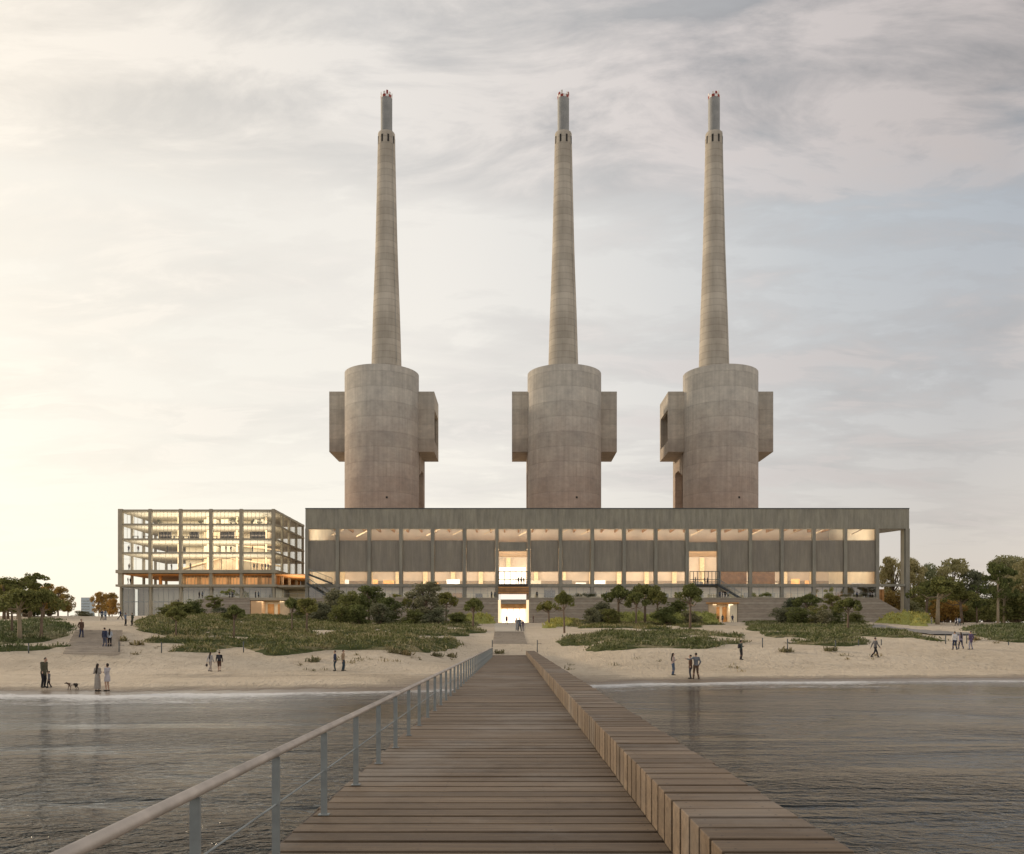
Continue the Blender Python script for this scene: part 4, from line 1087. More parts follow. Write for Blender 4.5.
# glazing, each bay of each upper floor
for li_ in range(4):
    z1 = levels[li_] - thick[li_] / 2; z0 = levels[li_ + 1] + thick[li_ + 1] / 2
    for i in range(5):
        xa, xb = gcx[i] + 0.5, gcx[i + 1] - 0.5
        if i == 0: xa = GBX0 + 1.25
        mb = MB(); 
        for q in np.linspace(xa, xb - 0.05, 5 if li_ > 1 else 8): mb.box(q, q + 0.045, HY + 0.12, HY + 0.22, z0, z1)
        mb.box(xa, xb, HY + 0.13, HY + 0.2, (z0 + z1) / 2 + 0.7, (z0 + z1) / 2 + 0.74)
        w = gbb(mb, 'window', M['slab'])
        g = MB(); g.poly([(xa, HY + 0.17, z0), (xb, HY + 0.17, z0), (xb, HY + 0.17, z1), (xa, HY + 0.17, z1)], [(0, 1, 2, 3)]); gbb(g, 'pane', M['glass'], w)
    for j in range(4):
        ya, yb = side_y[j] + (0.7 if j == 0 else 0.3), side_y[j + 1] - 0.3
        mb = MB()
        for q in np.linspace(ya, yb - 0.05, 5): mb.box(GBX1 - 0.2, GBX1 - 0.12, q, q + 0.05, z0, z1)
        w = gbb(mb, 'window', M['slab'])
        g = MB(); g.poly([(GBX1 - 0.16, ya, z0), (GBX1 - 0.16, yb, z0), (GBX1 - 0.16, yb, z1), (GBX1 - 0.16, ya, z1)], [(0, 1, 2, 3)]); gbb(g, 'pane', M['glass'], w)
    # rooms behind: timber core walls and partitions, open at the left end where the sky shows through
    core0 = HX(160) if li_ >= 2 else HX(130)
    gbb(MB().box(core0, GBX1 - 6, GD - 13.2, GD - 12.8, z0, z1), 'core_wall', M['interior'])
    for q in (HX(185), HX(203), HX(236)):
        gbb(MB().box(q, q + 3.2 + 1.5 * (li_ % 2), GD - 17, GD - 13.3, z0, z1), 'core_block', M['palewood'] if li_ % 2 else M['interior'])
    for k_ in range(5):
        q = GBX0 + 4 + k_ * 7.6
        gbb(MB().box(q - 0.2, q + 0.2, HY + 9, HY + 9.4, z0, z1), 'interior_column', M['palewood'])
    area('floor_lamp_row', ((GBX0 + GBX1) / 2, HY + 9, z1 - 0.12), GBX1 - GBX0 - 5, 14, (0, 0, 0), 3300, (1.0, 0.92, 0.78))
    area('floor_uplight_row', ((GBX0 + GBX1) / 2, HY + 6, z0 + 0.9), GBX1 - GBX0 - 5, 7.0, (R(180), 0, 0), 2200, (1.0, 0.92, 0.78))
# diagonal timber ramps seen through the two lower lit floors
for (xa, xb, za, zb_) in ((HX(150), HX(205), levels[4] + 0.6, levels[3] - 0.3), (HX(215), HX(268), levels[3] - 0.4, levels[4] + 2.2), (HX(222), HX(270), levels[2] - 0.4, levels[3] + 1.6)):
    gbb(MB().prism([(xa, za), (xb, zb_), (xb, zb_ + 0.35), (xa, za + 0.35)], 'y', HY + 12, HY + 14.5), 'ramp', M['palewood'])
# open loggia: timber ceiling, set-back wall, posts
z1 = levels[4] - 0.5; z0 = levels[5] + 0.4
gbb(MB().box(GBX0 + 0.5, GBX1 + 7.2, HY + 0.5, GD - 2, z1 - 0.12, z1 - 0.02), 'timber_ceiling', M['orangewood'])
gbb(MB().box(HX(172), GBX1 - 1, HY + 5, HY + 5.3, z0, z1 - 0.13), 'loggia_wall', M['intdark'])
for q in np.linspace(HX(174), GBX1 - 6, 6):
    gbb(MB().box(q + 1.2, q + 4.0, HY + 4.84, HY + 4.98, z0 + 0.1, z1 - 0.7), 'lit_window', M['litwarm'])
for k_ in range(5): gbb(MB().box(GBX0 + 7.3 + k_ * 7.6, GBX0 + 8.0 + k_ * 7.6, HY + 7, HY + 7.6, z0, z1), 'loggia_post', M['orangewood'])
area('link_lamp', (GBX1 + 3.6, HY + 14, z1 - 0.25), 5, 22, (0, 0, 0), 420, (1.0, 0.8, 0.55)); area('link_lamp', (GBX1 + 3.6, HY + 8, z0 + 0.4), 5, 12, (R(180), 0, 0), 500, (1.0, 0.75, 0.5)); area('link_lamp', (GBX1 + 3.6, HY + 5, levels[5] - 0.5), 5, 8, (0, 0, 0), 260)
area('loggia_lamp_row', (GBX0 + 18, HY + 3, z1 - 0.2), 34, 1.5, (0, 0, 0), 650, (1.0, 0.66, 0.34))
gbb(MB().box(GBX1 + 0.5, GBX1 + 7.2, HY + 1, GD, levels[5] - 0.3, levels[5] + 0.2), 'link_bridge', M['slab'])
gbb(MB().box(GBX0 + 7, GBX1 - 0.5, GD - 2.5, GD - 2.2, z0, z1 - 0.13), 'loggia_end_wall', M['orangewood'])
gbb(MB().box(GBX1 - 0.3, GBX1 - 0.1, HY + 1, GD - 1, 7.0, levels[5] - 0.4), 'side_wall', M['column'])
gbb(MB().box(GBX0 + 0.15, GBX0 + 0.35, HY + 1, HY + 9, 7.0, levels[5] - 0.4), 'side_wall', M['column'])
gbb(MB().box(GBX1 - 0.5, GBX1 + 8, GD - 2.1, GD - 1.9, 7.0, levels[4]), 'link_end_wall', M['column'])
for q in np.arange(HX(173), GBX1 - 1.5, 0.9): gbb(MB().box(q, q + 0.12, HY + 4.7, HY + 4.82, z0, z1 - 0.14), 'timber_slat', M['frame'])
# grey glazed ground floor
zg = 7.0
for i in range(5):
    xa, xb = gcx[i] + 0.5, gcx[i + 1] - 0.5
    glazed(xa, xb, zg, levels[5] - 0.4, 5, gb, M['glassg'], HY + 0.3, 'glazed_front', M['galv'])
    gbb(MB().box(xa, xb, HY + 0.2, HY + 0.28, HZ(602.2), HZ(601.4)), 'transom', M['galv'])
gbb(MB().box(GBX0 + 1, GBX1 - 1, HY + 9, HY + 9.3, zg, levels[5] - 0.4), 'rear_wall', M['column'])
for q in np.linspace(GBX0 + 3, GBX1 - 6, 7): gbb(MB().box(q, q + 2.4, HY + 8.6, HY + 8.9, zg, levels[5] - 3.4), 'inner_panel', M['slab'])
area('ground_lamp_row', ((GBX0 + GBX1) / 2, HY + 5, levels[5] - 0.6), GBX1 - GBX0 - 6, 4, (0, 0, 0), 900, (1.0, 0.9, 0.75))
gbb(MB().box(GBX1, xL, HY + 14, HY + 14.5, 7, levels[5] - 0.4), 'link_wall', M['interior'])

# furniture in the glazed building
zfl3 = levels[2] + thick[2] / 2
def shelf(px, w, where):
    y = HY + 2.5; x = (px - 513) * y / F
    s = empty('bookshelf', (x, y, zfl3), 'dark tall shelf ' + where, 'shelf', 'shelves on the third lit floor')
    W_ = w * y / F
    mb = MB()
    for q in np.linspace(-W_ / 2, W_ / 2 - 0.06, 5): mb.box(q, q + 0.06, 0, 0.5, 0, 1.95)
    mb.build('side_panel', M['furn'], s)
    for z in (0.05, 0.65, 1.25, 1.89): MB().box(-W_ / 2, W_ / 2, 0.02, 0.48, z, z + 0.06).build('shelf', M['furn'], s)
    MB().box(-W_ / 2 + 0.05, W_ / 2 - 0.05, 0.44, 0.47, 0.1, 1.9).build('back_panel', M['intdark'], s)
shelf(165, 12, 'behind the second glass bay of the left building'); shelf(194, 9, 'behind the middle glass bay of the left building')
shelf(227, 14, 'behind the fourth glass bay of the left building'); shelf(257.5, 15, 'behind the right glass bay of the left building')
def table(px, where):
    y = HY + 1.8; x = (px - 513) * y / F
    s = empty('cafe_table', (x, y, zfl3), 'small dark table with chairs ' + where, 'table', 'tables on the third lit floor')
    MB().box(-0.7, 0.7, -0.4, 0.4, 0.72, 0.78).build('table_top', M['furn'], s)
    for q in (-0.6, 0.6): MB().box(q - 0.04, q + 0.04, -0.3, 0.3, 0, 0.72).build('leg', M['furn'], s)
table(135.5, 'behind the leftmost glass bay'); table(146, 'against the first column from the left'); table(176.5, 'right of the second bay shelf')
table(186, 'left of the middle bay shelf'); table(214.5, 'left of the fourth bay shelf'); table(238.5, 'right of the fourth bay shelf')

# ------------------------------------------------------------------ trees
def leafcloud(blobs, n, size, flat=0.75, seed=0):
    """blobs: (c, r3). leaves spread in the shell of each blob"""
    g = np.random.default_rng(seed); w = np.array([b[1][0] * b[1][1] for b in blobs]); w = w / w.sum()
    ids = g.choice(len(blobs), n, p=w)
    C_ = np.array([b[0] for b in blobs])[ids]; R_ = np.array([b[1] for b in blobs])[ids]
    d = g.normal(0, 1, (n, 3)); d /= np.linalg.norm(d, axis=1, keepdims=True)
    rad = g.uniform(0.45, 1.0, (n, 1)) ** 0.6 * g.normal(1.0, 0.10, (n, 1))
    P = C_ + d * R_ * rad
    s = g.uniform(0.55, 1.3, (n, 1)) * size
    a = g.normal(0, 1, (n, 3)); a /= np.linalg.norm(a, axis=1, keepdims=True)
    b = np.cross(a, g.normal(0, 1, (n, 3))); b /= np.linalg.norm(b, axis=1, keepdims=True)
    V = np.stack([P - a * s, P + b * s * 0.55, P + a * s, P - b * s * 0.55], 1).reshape(-1, 3)
    return V, np.arange(len(V)).reshape(-1, 4)
def tree_proto(kind, seed):
    """unit tree: height 1, crown width 1. returns (trunk mesh, crown mesh)"""
    g = random.Random(seed); tb_ = MB(); blobs = []
    if kind == 'umbrella':
        base_z = 0.50; lean = g.uniform(-0.05, 0.05)
        tb_.tube([(0, 0, -0.04), (lean * 0.4, 0, 0.3), (lean, 0, 0.62)], [0.045, 0.034, 0.028], 8)
        for k in range(20):
            a = g.uniform(0, 6.28); r = g.uniform(0.0, 0.44) ** 1.0 * (1 + 0.25 * math.sin(a * 2 + seed)); z = 0.86 - r * r * 0.95 + g.uniform(-0.10, 0.05)
            c = (lean + r * math.cos(a), r * math.sin(a), z); blobs.append((c, (g.uniform(0.08, 0.19), g.uniform(0.08, 0.19), g.uniform(0.05, 0.12))))
            if k < 9: tb_.tube([(lean * 0.8, 0, 0.50 + 0.01 * k), (c[0] * 0.5 + lean * 0.4, c[1] * 0.5, z - 0.13), c], [0.016, 0.011, 0.005], 5, False)
        n, size = 2700, 0.032
    elif kind == 'bush':
        for k in range(34):
            a = g.uniform(0, 6.28); r = g.uniform(0.0, 0.40); z = g.uniform(0.12, 0.86) ; r *= math.sqrt(max(0.1, 1 - ((z - 0.42) / 0.55) ** 2))
            c = (r * math.cos(a), r * math.sin(a), z); blobs.append((c, (g.uniform(0.10, 0.19),) * 2 + (g.uniform(0.09, 0.16),)))
            if k < 12: tb_.tube([(0.02 * math.cos(a), 0.02 * math.sin(a), -0.03), (c[0] * 0.5, c[1] * 0.5, z * 0.5), c], [0.022, 0.014, 0.004], 5, False)
        n, size = 3900, 0.030
    elif kind == 'tall':
        lean = g.uniform(-0.1, 0.1)
        tb_.tube([(0, 0, -0.03), (lean * 0.3, 0, 0.35), (lean * 0.2, 0.0, 0.7), (lean, 0, 0.95)], [0.05, 0.04, 0.03, 0.008], 8)
        for k in range(30):
            z = g.uniform(0.42, 0.97); a = g.uniform(0, 6.28); r = g.uniform(0.08, 0.42) * math.sqrt(max(0.12, 1 - ((z - 0.62) / 0.42) ** 2))
            c = (r * math.cos(a) + lean * 0.5, r * math.sin(a), z); blobs.append((c, (g.uniform(0.07, 0.15),) * 2 + (g.uniform(0.03, 0.065),)))
            if k < 16: tb_.tube([(lean * 0.3, 0, z - 0.08), (c[0] * 0.6, c[1] * 0.6, z - 0.03), c], [0.012, 0.009, 0.004], 5, False)
        n, size = 4200, 0.024
    else:  # round
        tb_.tube([(0, 0, -0.03), (0.01, 0, 0.3), (0.02, 0, 0.7)], [0.035, 0.028, 0.01], 8)
        for k in range(56):
            z = g.uniform(0.24, 0.92); a = g.uniform(0, 6.28); r = g.uniform(0.1, 0.42) * math.sqrt(max(0.12, 1 - ((z - 0.55) / 0.45) ** 2))
            c = (r * math.cos(a), r * math.sin(a), z); blobs.append((c, (g.uniform(0.07, 0.14),) * 2 + (g.uniform(0.05, 0.10),)))
            if k < 16: tb_.tube([(0.01, 0, 0.25 + z * 0.3), (c[0] * 0.6, c[1] * 0.6, z * 0.85), c], [0.016, 0.010, 0.004], 5, False)
        n, size = 7000, 0.021
    V, Q_ = leafcloud(blobs, n, size, seed=seed)
    cm = np_mesh('crown', V, Q_); cme = cm.data; bpy.data.objects.remove(cm)
    return tb_.mesh('trunk'), cme
PROTO = {}
for kd, cnt in (('umbrella', 7), ('bush', 5), ('tall', 4), ('round', 5)):
    PROTO[kd] = [tree_proto(kd, 10 * i + len(kd)) for i in range(cnt)]
    for t_, c_ in PROTO[kd]: t_.materials.append(M['bark']); c_.materials.append(M['pine'])
tcount = 0
def tree(kind, px, Y, pytop, pw, leaf, label, cat='tree', group=None, name=None, pyb=None, bark='bark'):
    """a tree at bearing px and distance Y (or foot at pyb), with top row and crown width as sizes"""
    global tcount
    if pyb is not None: x, y_, z = gp(px, pyb); 
    else: x, y_ = (px - 513) * Y / F, Y; z = hf(x, y_)
    hh = wz(pytop, y_) - z; w = pw * y_ / F * (1.35 if kind in ('bush', 'round') else 1.2)
    pr = PROTO[kind][tcount % len(PROTO[kind])]; tcount += 1
    nm = name or {'umbrella': 'umbrella_pine', 'bush': 'shrub', 'tall': 'tall_pine', 'round': 'leafy_tree'}[kind]
    r = empty(nm, (x, y_, z), label, cat, group, rz=random.uniform(0, 6.28))
    for nm_, me, mt in (('trunk', pr[0], M[bark]), ('crown', pr[1], M[leaf])):
        o = bpy.data.objects.new(nm_, me); col.objects.link(o); o.parent = r; o.scale = (w, w, hh)
        o.material_slots[0].link = 'OBJECT'; o.material_slots[0].material = mt
    return r
U = 'small umbrella pines on the dunes'; S = 'shrubs in front of the terrace wall'; B = 'trees behind the right end of the hall'; LT = 'trees at the left edge'
tree('bush', 177, 185, 601, 24, 'pine', 'low dark shrub at the left foot of the terrace wall', 'shrub', S)
tree('bush', 196, 188, 597.5, 22, 'pine', 'dark shrub on the sloped left end of the terrace wall', 'shrub', S)
tree('tall', 214.5, 180, 595, 19, 'pine', 'upright dark pine left of the warm lit kiosk', 'tree', U, 'dune_pine')
tree('umbrella', 234, 0, 603, 24, 'pine', 'umbrella pine with thin trunk just left of the warm lit kiosk', 'tree', U, pyb=638)
tree('umbrella', 176, 0, 606, 20, 'pine', 'leftmost umbrella pine on the broad scrub carpet', 'tree', U, pyb=637)
tree('umbrella', 292, 0, 596, 16, 'pine', 'narrow umbrella pine right of the warm lit kiosk', 'tree', U, pyb=632)
tree('umbrella', 306.5, 0, 595.5, 23, 'pine', 'umbrella pine below the left end of the hall', 'tree', U, pyb=634)
tree('bush', 333, 180, 586, 30, 'olive', 'tall grey green shrub at the left of the big central cluster', 'shrub', S)
tree('bush', 351, 172, 590, 24, 'pine', 'dark shrub in the middle of the big left cluster', 'shrub', S)
tree('round', 369, 182, 584.5, 34, 'pine', 'broad dark round tree in the big left cluster', 'tree', S, 'round_tree')
tree('bush', 389, 175, 596, 24, 'pine', 'dark shrub at the right end of the big left cluster', 'shrub', S)
tree('round', 426, 172, 580.5, 33, 'olive', 'tall rounded olive coloured tree left of the entrance', 'tree', S, 'round_tree')
tree('umbrella', 407, 186, 597, 11, 'pine', 'tiny umbrella pine between the dark cluster and the olive tree', 'tree', U)
tree('umbrella', 446, 0, 590, 21, 'pine', 'umbrella pine leaning beside the olive coloured tree', 'tree', U, pyb=623.5)
tree('umbrella', 473, 0, 597.5, 24, 'pine', 'umbrella pine closest to the left of the entrance', 'tree', U, pyb=630)
tree('umbrella', 549, 0, 600.5, 21, 'pine', 'low umbrella pine closest to the right of the entrance', 'tree', U, pyb=627)
tree('umbrella', 564.5, 0, 590.5, 22, 'pine', 'taller thin umbrella pine standing on bare sand', 'tree', U, pyb=633)
tree('bush', 600, 176, 600, 27, 'olive', 'pale grey green rounded shrub left of the right pines', 'shrub', S)
tree('umbrella', 618.5, 0, 583, 28, 'pine', 'broad umbrella pine at the left of the right cluster', 'tree', U, pyb=625)
tree('umbrella', 645, 178, 582.5, 30, 'pine', 'broad umbrella pine at the back of the right cluster', 'tree', U)
tree('umbrella', 636, 165, 590, 20, 'pine', 'small umbrella pine tucked between the two broad ones', 'tree', U)
tree('umbrella', 658, 0, 589.5, 25, 'pine', 'dark umbrella pine at the right of the right cluster', 'tree', U, pyb=624)
tree('bush', 677, 183, 597, 32, 'pine', 'dark spreading shrub between two umbrella pines', 'shrub', S)
tree('umbrella', 690, 0, 583, 29, 'pine', 'tall umbrella pine with long pale trunk left of the right kiosk', 'tree', U, pyb=631)
tree('bush', 791, 178, 596, 22, 'olive', 'upright olive shrub at the left of the far right dune cluster', 'shrub', S)
tree('umbrella', 806, 172, 592.5, 26, 'pine', 'umbrella pine at the top of the far right dune cluster', 'tree', U)
tree('bush', 815, 160, 604, 22, 'pine', 'low dark shrub in the middle of the far right dune cluster', 'shrub', S)
tree('tall', 832, 165, 594, 17, 'pine', 'ragged dark pine in the far right dune cluster', 'tree', U, 'dune_pine')
tree('umbrella', 848, 0, 597.5, 26, 'pine', 'umbrella pine at the right end of the far right dune cluster', 'tree', U, pyb=631)
tree('bush', 836, 158, 607, 16, 'pine', 'small dark shrub under the rightmost dune pine', 'shrub', S)
# right background
tree('round', 893, 262, 555.5, 30, 'decid', 'round green tree seen through the open portal', 'tree', B)
tree('round', 914, 250, 556, 26, 'decid', 'green tree right behind the end pier of the hall', 'tree', B)
tree('round', 934, 262, 561, 34, 'decid', 'pale green tree second to the right of the portal', 'tree', B)
tree('round', 953, 268, 556.5, 44, 'decid', 'tallest pale feathery tree in the background on the right', 'tree', B)
tree('round', 972, 262, 569, 28, 'olive', 'grey green tree in the gap right of the pale feathery tree', 'tree', B)
tree('umbrella', 926, 215, 580, 34, 'pine', 'dark umbrella pine beside the right end of the hall', 'tree', B)
tree('umbrella', 937.5, 0, 576.5, 44, 'pine', 'broad umbrella pine with a sunlit pale trunk on the right', 'tree', B, pyb=624.3, bark='palebark')
tree('umbrella', 962, 200, 588, 34, 'pine', 'low umbrella pine right of the broad pale trunked one', 'tree', B)
tree('tall', 977, 200, 584, 16, 'pine', 'narrow dark conical pine on the right', 'tree', B)
tree('tall', 998, 180, 562, 24, 'pine', 'tall dark twin pine, left one of the pair at the right edge', 'tree', B, bark='palebark')
tree('tall', 1004, 184, 563, 26, 'pine', 'tall dark twin pine, right one of the pair at the right edge', 'tree', B, bark='palebark')
tree('round', 1016, 235, 553.5, 52, 'decid', 'large pale green tree at the right border', 'tree', B)
tree('round', 1034, 220, 557, 44, 'decid', 'pale green tree cut by the right border', 'tree', B)
tree('bush', 1018, 185, 590, 40, 'pine', 'dark dense shrub at the right border', 'shrub', B)
tree('bush', 948, 215, 598, 30, 'gold', 'golden brown bush below the broad umbrella pine', 'shrub', B)
tree('bush', 985, 210, 598, 34, 'pine', 'dark bush below the narrow conical pine', 'shrub', B)
tree('bush', 966, 222, 600, 30, 'pine', 'dark bush behind the two walkers on the pale path', 'shrub', B)
tree('bush', 912, 226, 598, 22, 'decid', 'light green bush just right of the end pier', 'shrub', B)
tree('bush', 893, 246, 590, 26, 'gold', 'golden bush seen through the lower portal opening', 'shrub', B)
tree('bush', 1003, 196, 600, 26, 'pine', 'dark bush between the twin pines', 'shrub', B)
for px_, w_, lb_ in ((918, 26, 'dark undergrowth bush behind the end pier'), (940, 30, 'undergrowth bush behind the broad umbrella pine'), (975, 30, 'undergrowth bush behind the conical pine'), (992, 30, 'undergrowth bush left of the twin pines'), (1012, 30, 'undergrowth bush right of the twin pines')):
    tree('bush', px_, 240, 596, w_, 'pine', lb_, 'shrub', B)
# left edge
tree('umbrella', 20, 0, 585, 46, 'pine', 'broad umbrella pine with its foot in the left scrub', 'tree', LT, pyb=641, bark='palebark')
tree('umbrella', 41, 0, 588, 34, 'pine', 'umbrella pine second from the left scrub edge', 'tree', LT, pyb=640)
tree('tall', 30, 150, 571, 34, 'pine', 'tallest ragged pine at the upper left edge', 'tree', LT)
tree('tall', 18, 142, 577, 26, 'pine', 'dark ragged pine behind the broad left umbrella pine', 'tree', LT)
tree('round', 4, 140, 576, 38, 'pine', 'dark tree cut by the left border', 'tree', LT)
tree('umbrella', 12, 0, 592, 26, 'pine', 'small pine with thin trunk near the left border', 'tree', LT, pyb=634)
tree('round', 58, 178, 586, 20, 'gold', 'golden tree in the middle of the left background', 'tree', LT)
tree('round', 68, 175, 593, 13, 'gold', 'low golden green tree left of the distant tower block', 'tree', LT)
tree('bush', 50, 170, 596, 28, 'pine', 'dark bush under the golden trees', 'shrub', LT)
tree('bush', 26, 165, 596, 40, 'pine', 'wide dark bush behind the two umbrella pines at the left', 'shrub', LT)
tree('round', 99, 190, 591, 13, 'gold', 'golden tree right of the distant tower block', 'tree', LT)
tree('round', 109, 200, 592, 18, 'gold', 'golden tree touching the left corner of the glass building', 'tree', LT)
tree('bush', 82, 185, 610, 18, 'olive', 'low hedge bush below the distant tower block', 'shrub', LT)

for px_, Y_, t_, w_, lf_, lb_ in ((168, 178, 606, 20, 'pine', 'low dark bush at the far left of the scrub carpet'), (186, 172, 604, 26, 'pine', 'spreading bush below the sloped terrace end'), (222, 176, 607, 18, 'olive', 'grey green bush left of the warm kiosk'),
        (302, 170, 606, 22, 'pine', 'low bush right of the warm kiosk'), (320, 168, 600, 26, 'olive', 'grey green bush between the pines and the big cluster'), (341, 162, 604, 24, 'pine', 'low front bush of the big left cluster'), (360, 160, 603, 26, 'pine', 'second front bush of the big left cluster'),
        (379, 164, 602, 22, 'olive', 'olive bush at the front right of the big cluster'), (412, 160, 607, 22, 'pine', 'bush at the left foot of the olive coloured tree'), (436, 160, 606, 26, 'olive', 'bush at the right foot of the olive coloured tree'), (458, 165, 612, 22, 'pine', 'low bush left of the pine nearest the entrance'),
        (590, 165, 607, 20, 'olive', 'front bush beside the pale rounded shrub'), (610, 168, 608, 22, 'pine', 'bush under the left broad umbrella pine'), (668, 170, 605, 26, 'pine', 'front bush in the right pine cluster'), (690, 172, 610, 20, 'olive', 'bush behind the tall pine with the long trunk'),
        (782, 165, 607, 20, 'olive', 'low bush at the left end of the far right cluster'), (800, 158, 606, 24, 'pine', 'front bush of the far right cluster'), (824, 155, 609, 20, 'olive', 'small olive bush in the far right cluster'), (856, 165, 611, 20, 'pine', 'low bush right of the last dune pine')):
    tree('bush', px_, Y_, t_, w_, lf_, lb_, 'shrub', S)
for px_, Y_, t_, w_, lf_, lb_ in ((8, 150, 582, 30, 'gold', 'golden tree high at the left border'), (44, 160, 583, 24, 'gold', 'golden topped tree behind the second umbrella pine'), (34, 172, 600, 30, 'gold', 'low golden bush behind the left trunks'), (112, 196, 598, 12, 'gold', 'small golden bush at the glass building corner')):
    tree('round', px_, Y_, t_, w_, lf_, lb_, 'tree', LT)

# planters on the terrace
def planter(px, pw, py, leaf, label):
    y = TY + 1.6; x = (px - 513) * y / F; r = empty('planter', (x, y, tz), label, 'planter', 'planted troughs on the terrace')
    w = pw * y / F; hh = wz(py, y) - tz
    MB().box(-w / 2, w / 2, -0.4, 0.4, 0.0, 0.45).build('trough', M['slab'], r)
    V, Q_ = leafcloud([((rng.uniform(-w / 2.3, w / 2.3), rng.uniform(-.3, .3), 0.45 + rng.uniform(0, hh - 0.6)), (0.5, 0.4, 0.35)) for _ in range(int(4 + w * 1.5))], int(500 + 160 * w), 0.13, seed=int(px))
    np_mesh('foliage', V, Q_, M[leaf], r)
planter(227, 16, 589, 'lime', 'trough with a tall lime green shrub above the left kiosk wall')
planter(398, 12, 594, 'lime', 'trough with bright low leaves above the dark left cluster')
planter(587, 26, 593.5, 'olive', 'long trough of grey green plants behind the right pines')
planter(762, 20, 592.5, 'lime', 'trough of pale blossoms right of the dark stair')
planter(828, 10, 587.5, 'lime', 'trough with a tall yellow green shrub on the right terrace')
planter(851, 22, 594.5, 'olive', 'low trough near the right end of the terrace')
# potted plants on the top lit floor
ztop_f = levels[1] + thick[1] / 2
for px, s_, where in ((160, 0.8, 'second glass bay'), (201, 0.8, 'middle glass bay'), (231, 1.3, 'fourth glass bay'), (236, 1.6, 'column of the fourth glass bay'), (252, 0.9, 'left part of the rightmost bay'), (259.5, 0.9, 'middle of the rightmost bay'), (268, 2.1, 'right corner of the glass building')):
    y = HY + 1.6; x = (px - 513) * y / F
    r = empty('potted_plant', (x, y, ztop_f), 'leafy indoor plant on the top floor at the ' + where, 'potted plant', 'indoor plants on the top floor')
    MB().tube([(0, 0, 0), (0, 0, 0.45)], [0.22, 0.3], 12).build('pot', M['slab'], r)
    V, Q_ = leafcloud([((random.uniform(-.5, .5) * s_, random.uniform(-.4, .4), 0.5 + random.uniform(0, 0.8) * s_), (0.35 * s_, 0.35, 0.3 * s_)) for _ in range(7)], 420, 0.10, seed=int(px))
    np_mesh('foliage', V, Q_, M['olive'], r)

# ------------------------------------------------------------------ far things
tw = empty('tower_block', (wx(85.5, 900), 900, 7), 'pale distant tower block on the horizon at the left', 'building')
MB().box(-4.6, 4.6, 0, 10, 0, wz(597.5, 900) - 7).build('wall', plain('pale_far_wall', (0.42, 0.50, 0.56)), tw)
mb = MB()
for k_ in range(7): mb.box(-4.2, 4.2, -0.08, -0.005, 16 + k_ * 2.8, 17.3 + k_ * 2.8)
mb.build('window_band', M['glassg'], tw)

specks = []
for (px, py, n_, wh_) in ((340, 660, 9, 'around the two men near the pier'), (380, 657, 9, 'between the two men and the pier railing'), (975, 641, 8, 'behind the three people on the right beach'), (865, 655, 5, 'around the lone walker'), (740, 668, 3, 'in front of the lone person with the pale bag'),
        (560, 668, 3, 'beside the far half of the bench'), (300, 668, 4, 'left of the two men near the pier'), (150, 650, 5, 'right of the left timber steps'), (430, 662, 4, 'next to the pier railing'), (640, 662, 3, 'left of the woman in jeans')):
    for _ in range(n_):
        specks.append(gp(px + random.uniform(-26, 26), py + random.uniform(-5, 5)) + (wh_,))
for i, (x, y_, z, wh_) in enumerate(specks):
    P = np.array([[0, 0, 0.0]] * 4) + rng.normal(0, 0.09, (4, 3)) * (1, 1, 0.02)
    V, Q_ = blades(P, 6, 0.06, 0.20)
    if i == 0: sprig = None
    if i < 3:
        o = np_mesh('beach_sprig', V, Q_, M['dry']); sprigs = (globals().get('sprigs') or []) + [o.data]
    else:
        o = bpy.data.objects.new('beach_sprig', random.choice(sprigs)); col.objects.link(o)
    o.location = (x, y_, z); o.rotation_euler = (0, 0, random.uniform(0, 6.28)); o.scale = (random.uniform(0.7, 1.5),) * 3
    tag(o, 'tiny dry sprig on the sand ' + wh_, 'sprig', 'sprigs ' + wh_)
# rope posts on the beach
posts_px = [(28.6, 653.3, 10, 'lower edge of the left scrub'), (119, 654, 12.5, 'foot of the left timber steps'), (161.5, 653, 11, 'left end of the broad scrub carpet'), (243.5, 652.5, 11, 'middle of the broad scrub carpet'),
            (492.3, 654.2, 14, 'end of the pier railing'), (537.3, 652.5, 12.5, 'end of the pier bench'), (762.5, 647.5, 9.5, 'sand gap right of the lone man'), (787.5, 652.0, 13, 'left foot of the right scrub slope'),
            (835.5, 647.5, 7.5, 'lower edge of the right scrub slope'), (858.5, 645.5, 6, 'left of the lone walker'), (881.3, 645.3, 6, 'right of the lone walker'), (945.6, 644, 9.5, 'left of the three walkers'), (966.6, 643.7, 9, 'between the three walkers'), (1008.5, 645.3, 3.5, 'far right scrub edge')]
for px, py, hp, where in posts_px:
    x, y_, z = gp(px, py); r = empty('beach_post', (x, y_, z), 'thin dark post by the ' + where, 'post', 'thin posts along the beach')
    hh = hp * y_ / F
    MB().tube([(0, 0, -0.3), (0, 0, hh)], 0.055, 8).build('post', M['darkmetal'], r)
    if px in (119, 537.3, 787.5): MB().tube([(0.05, 0, hh * 0.72), (0.5, 0, hh * 0.7)], 0.025, 6).build('arm', M['darkmetal'], r)

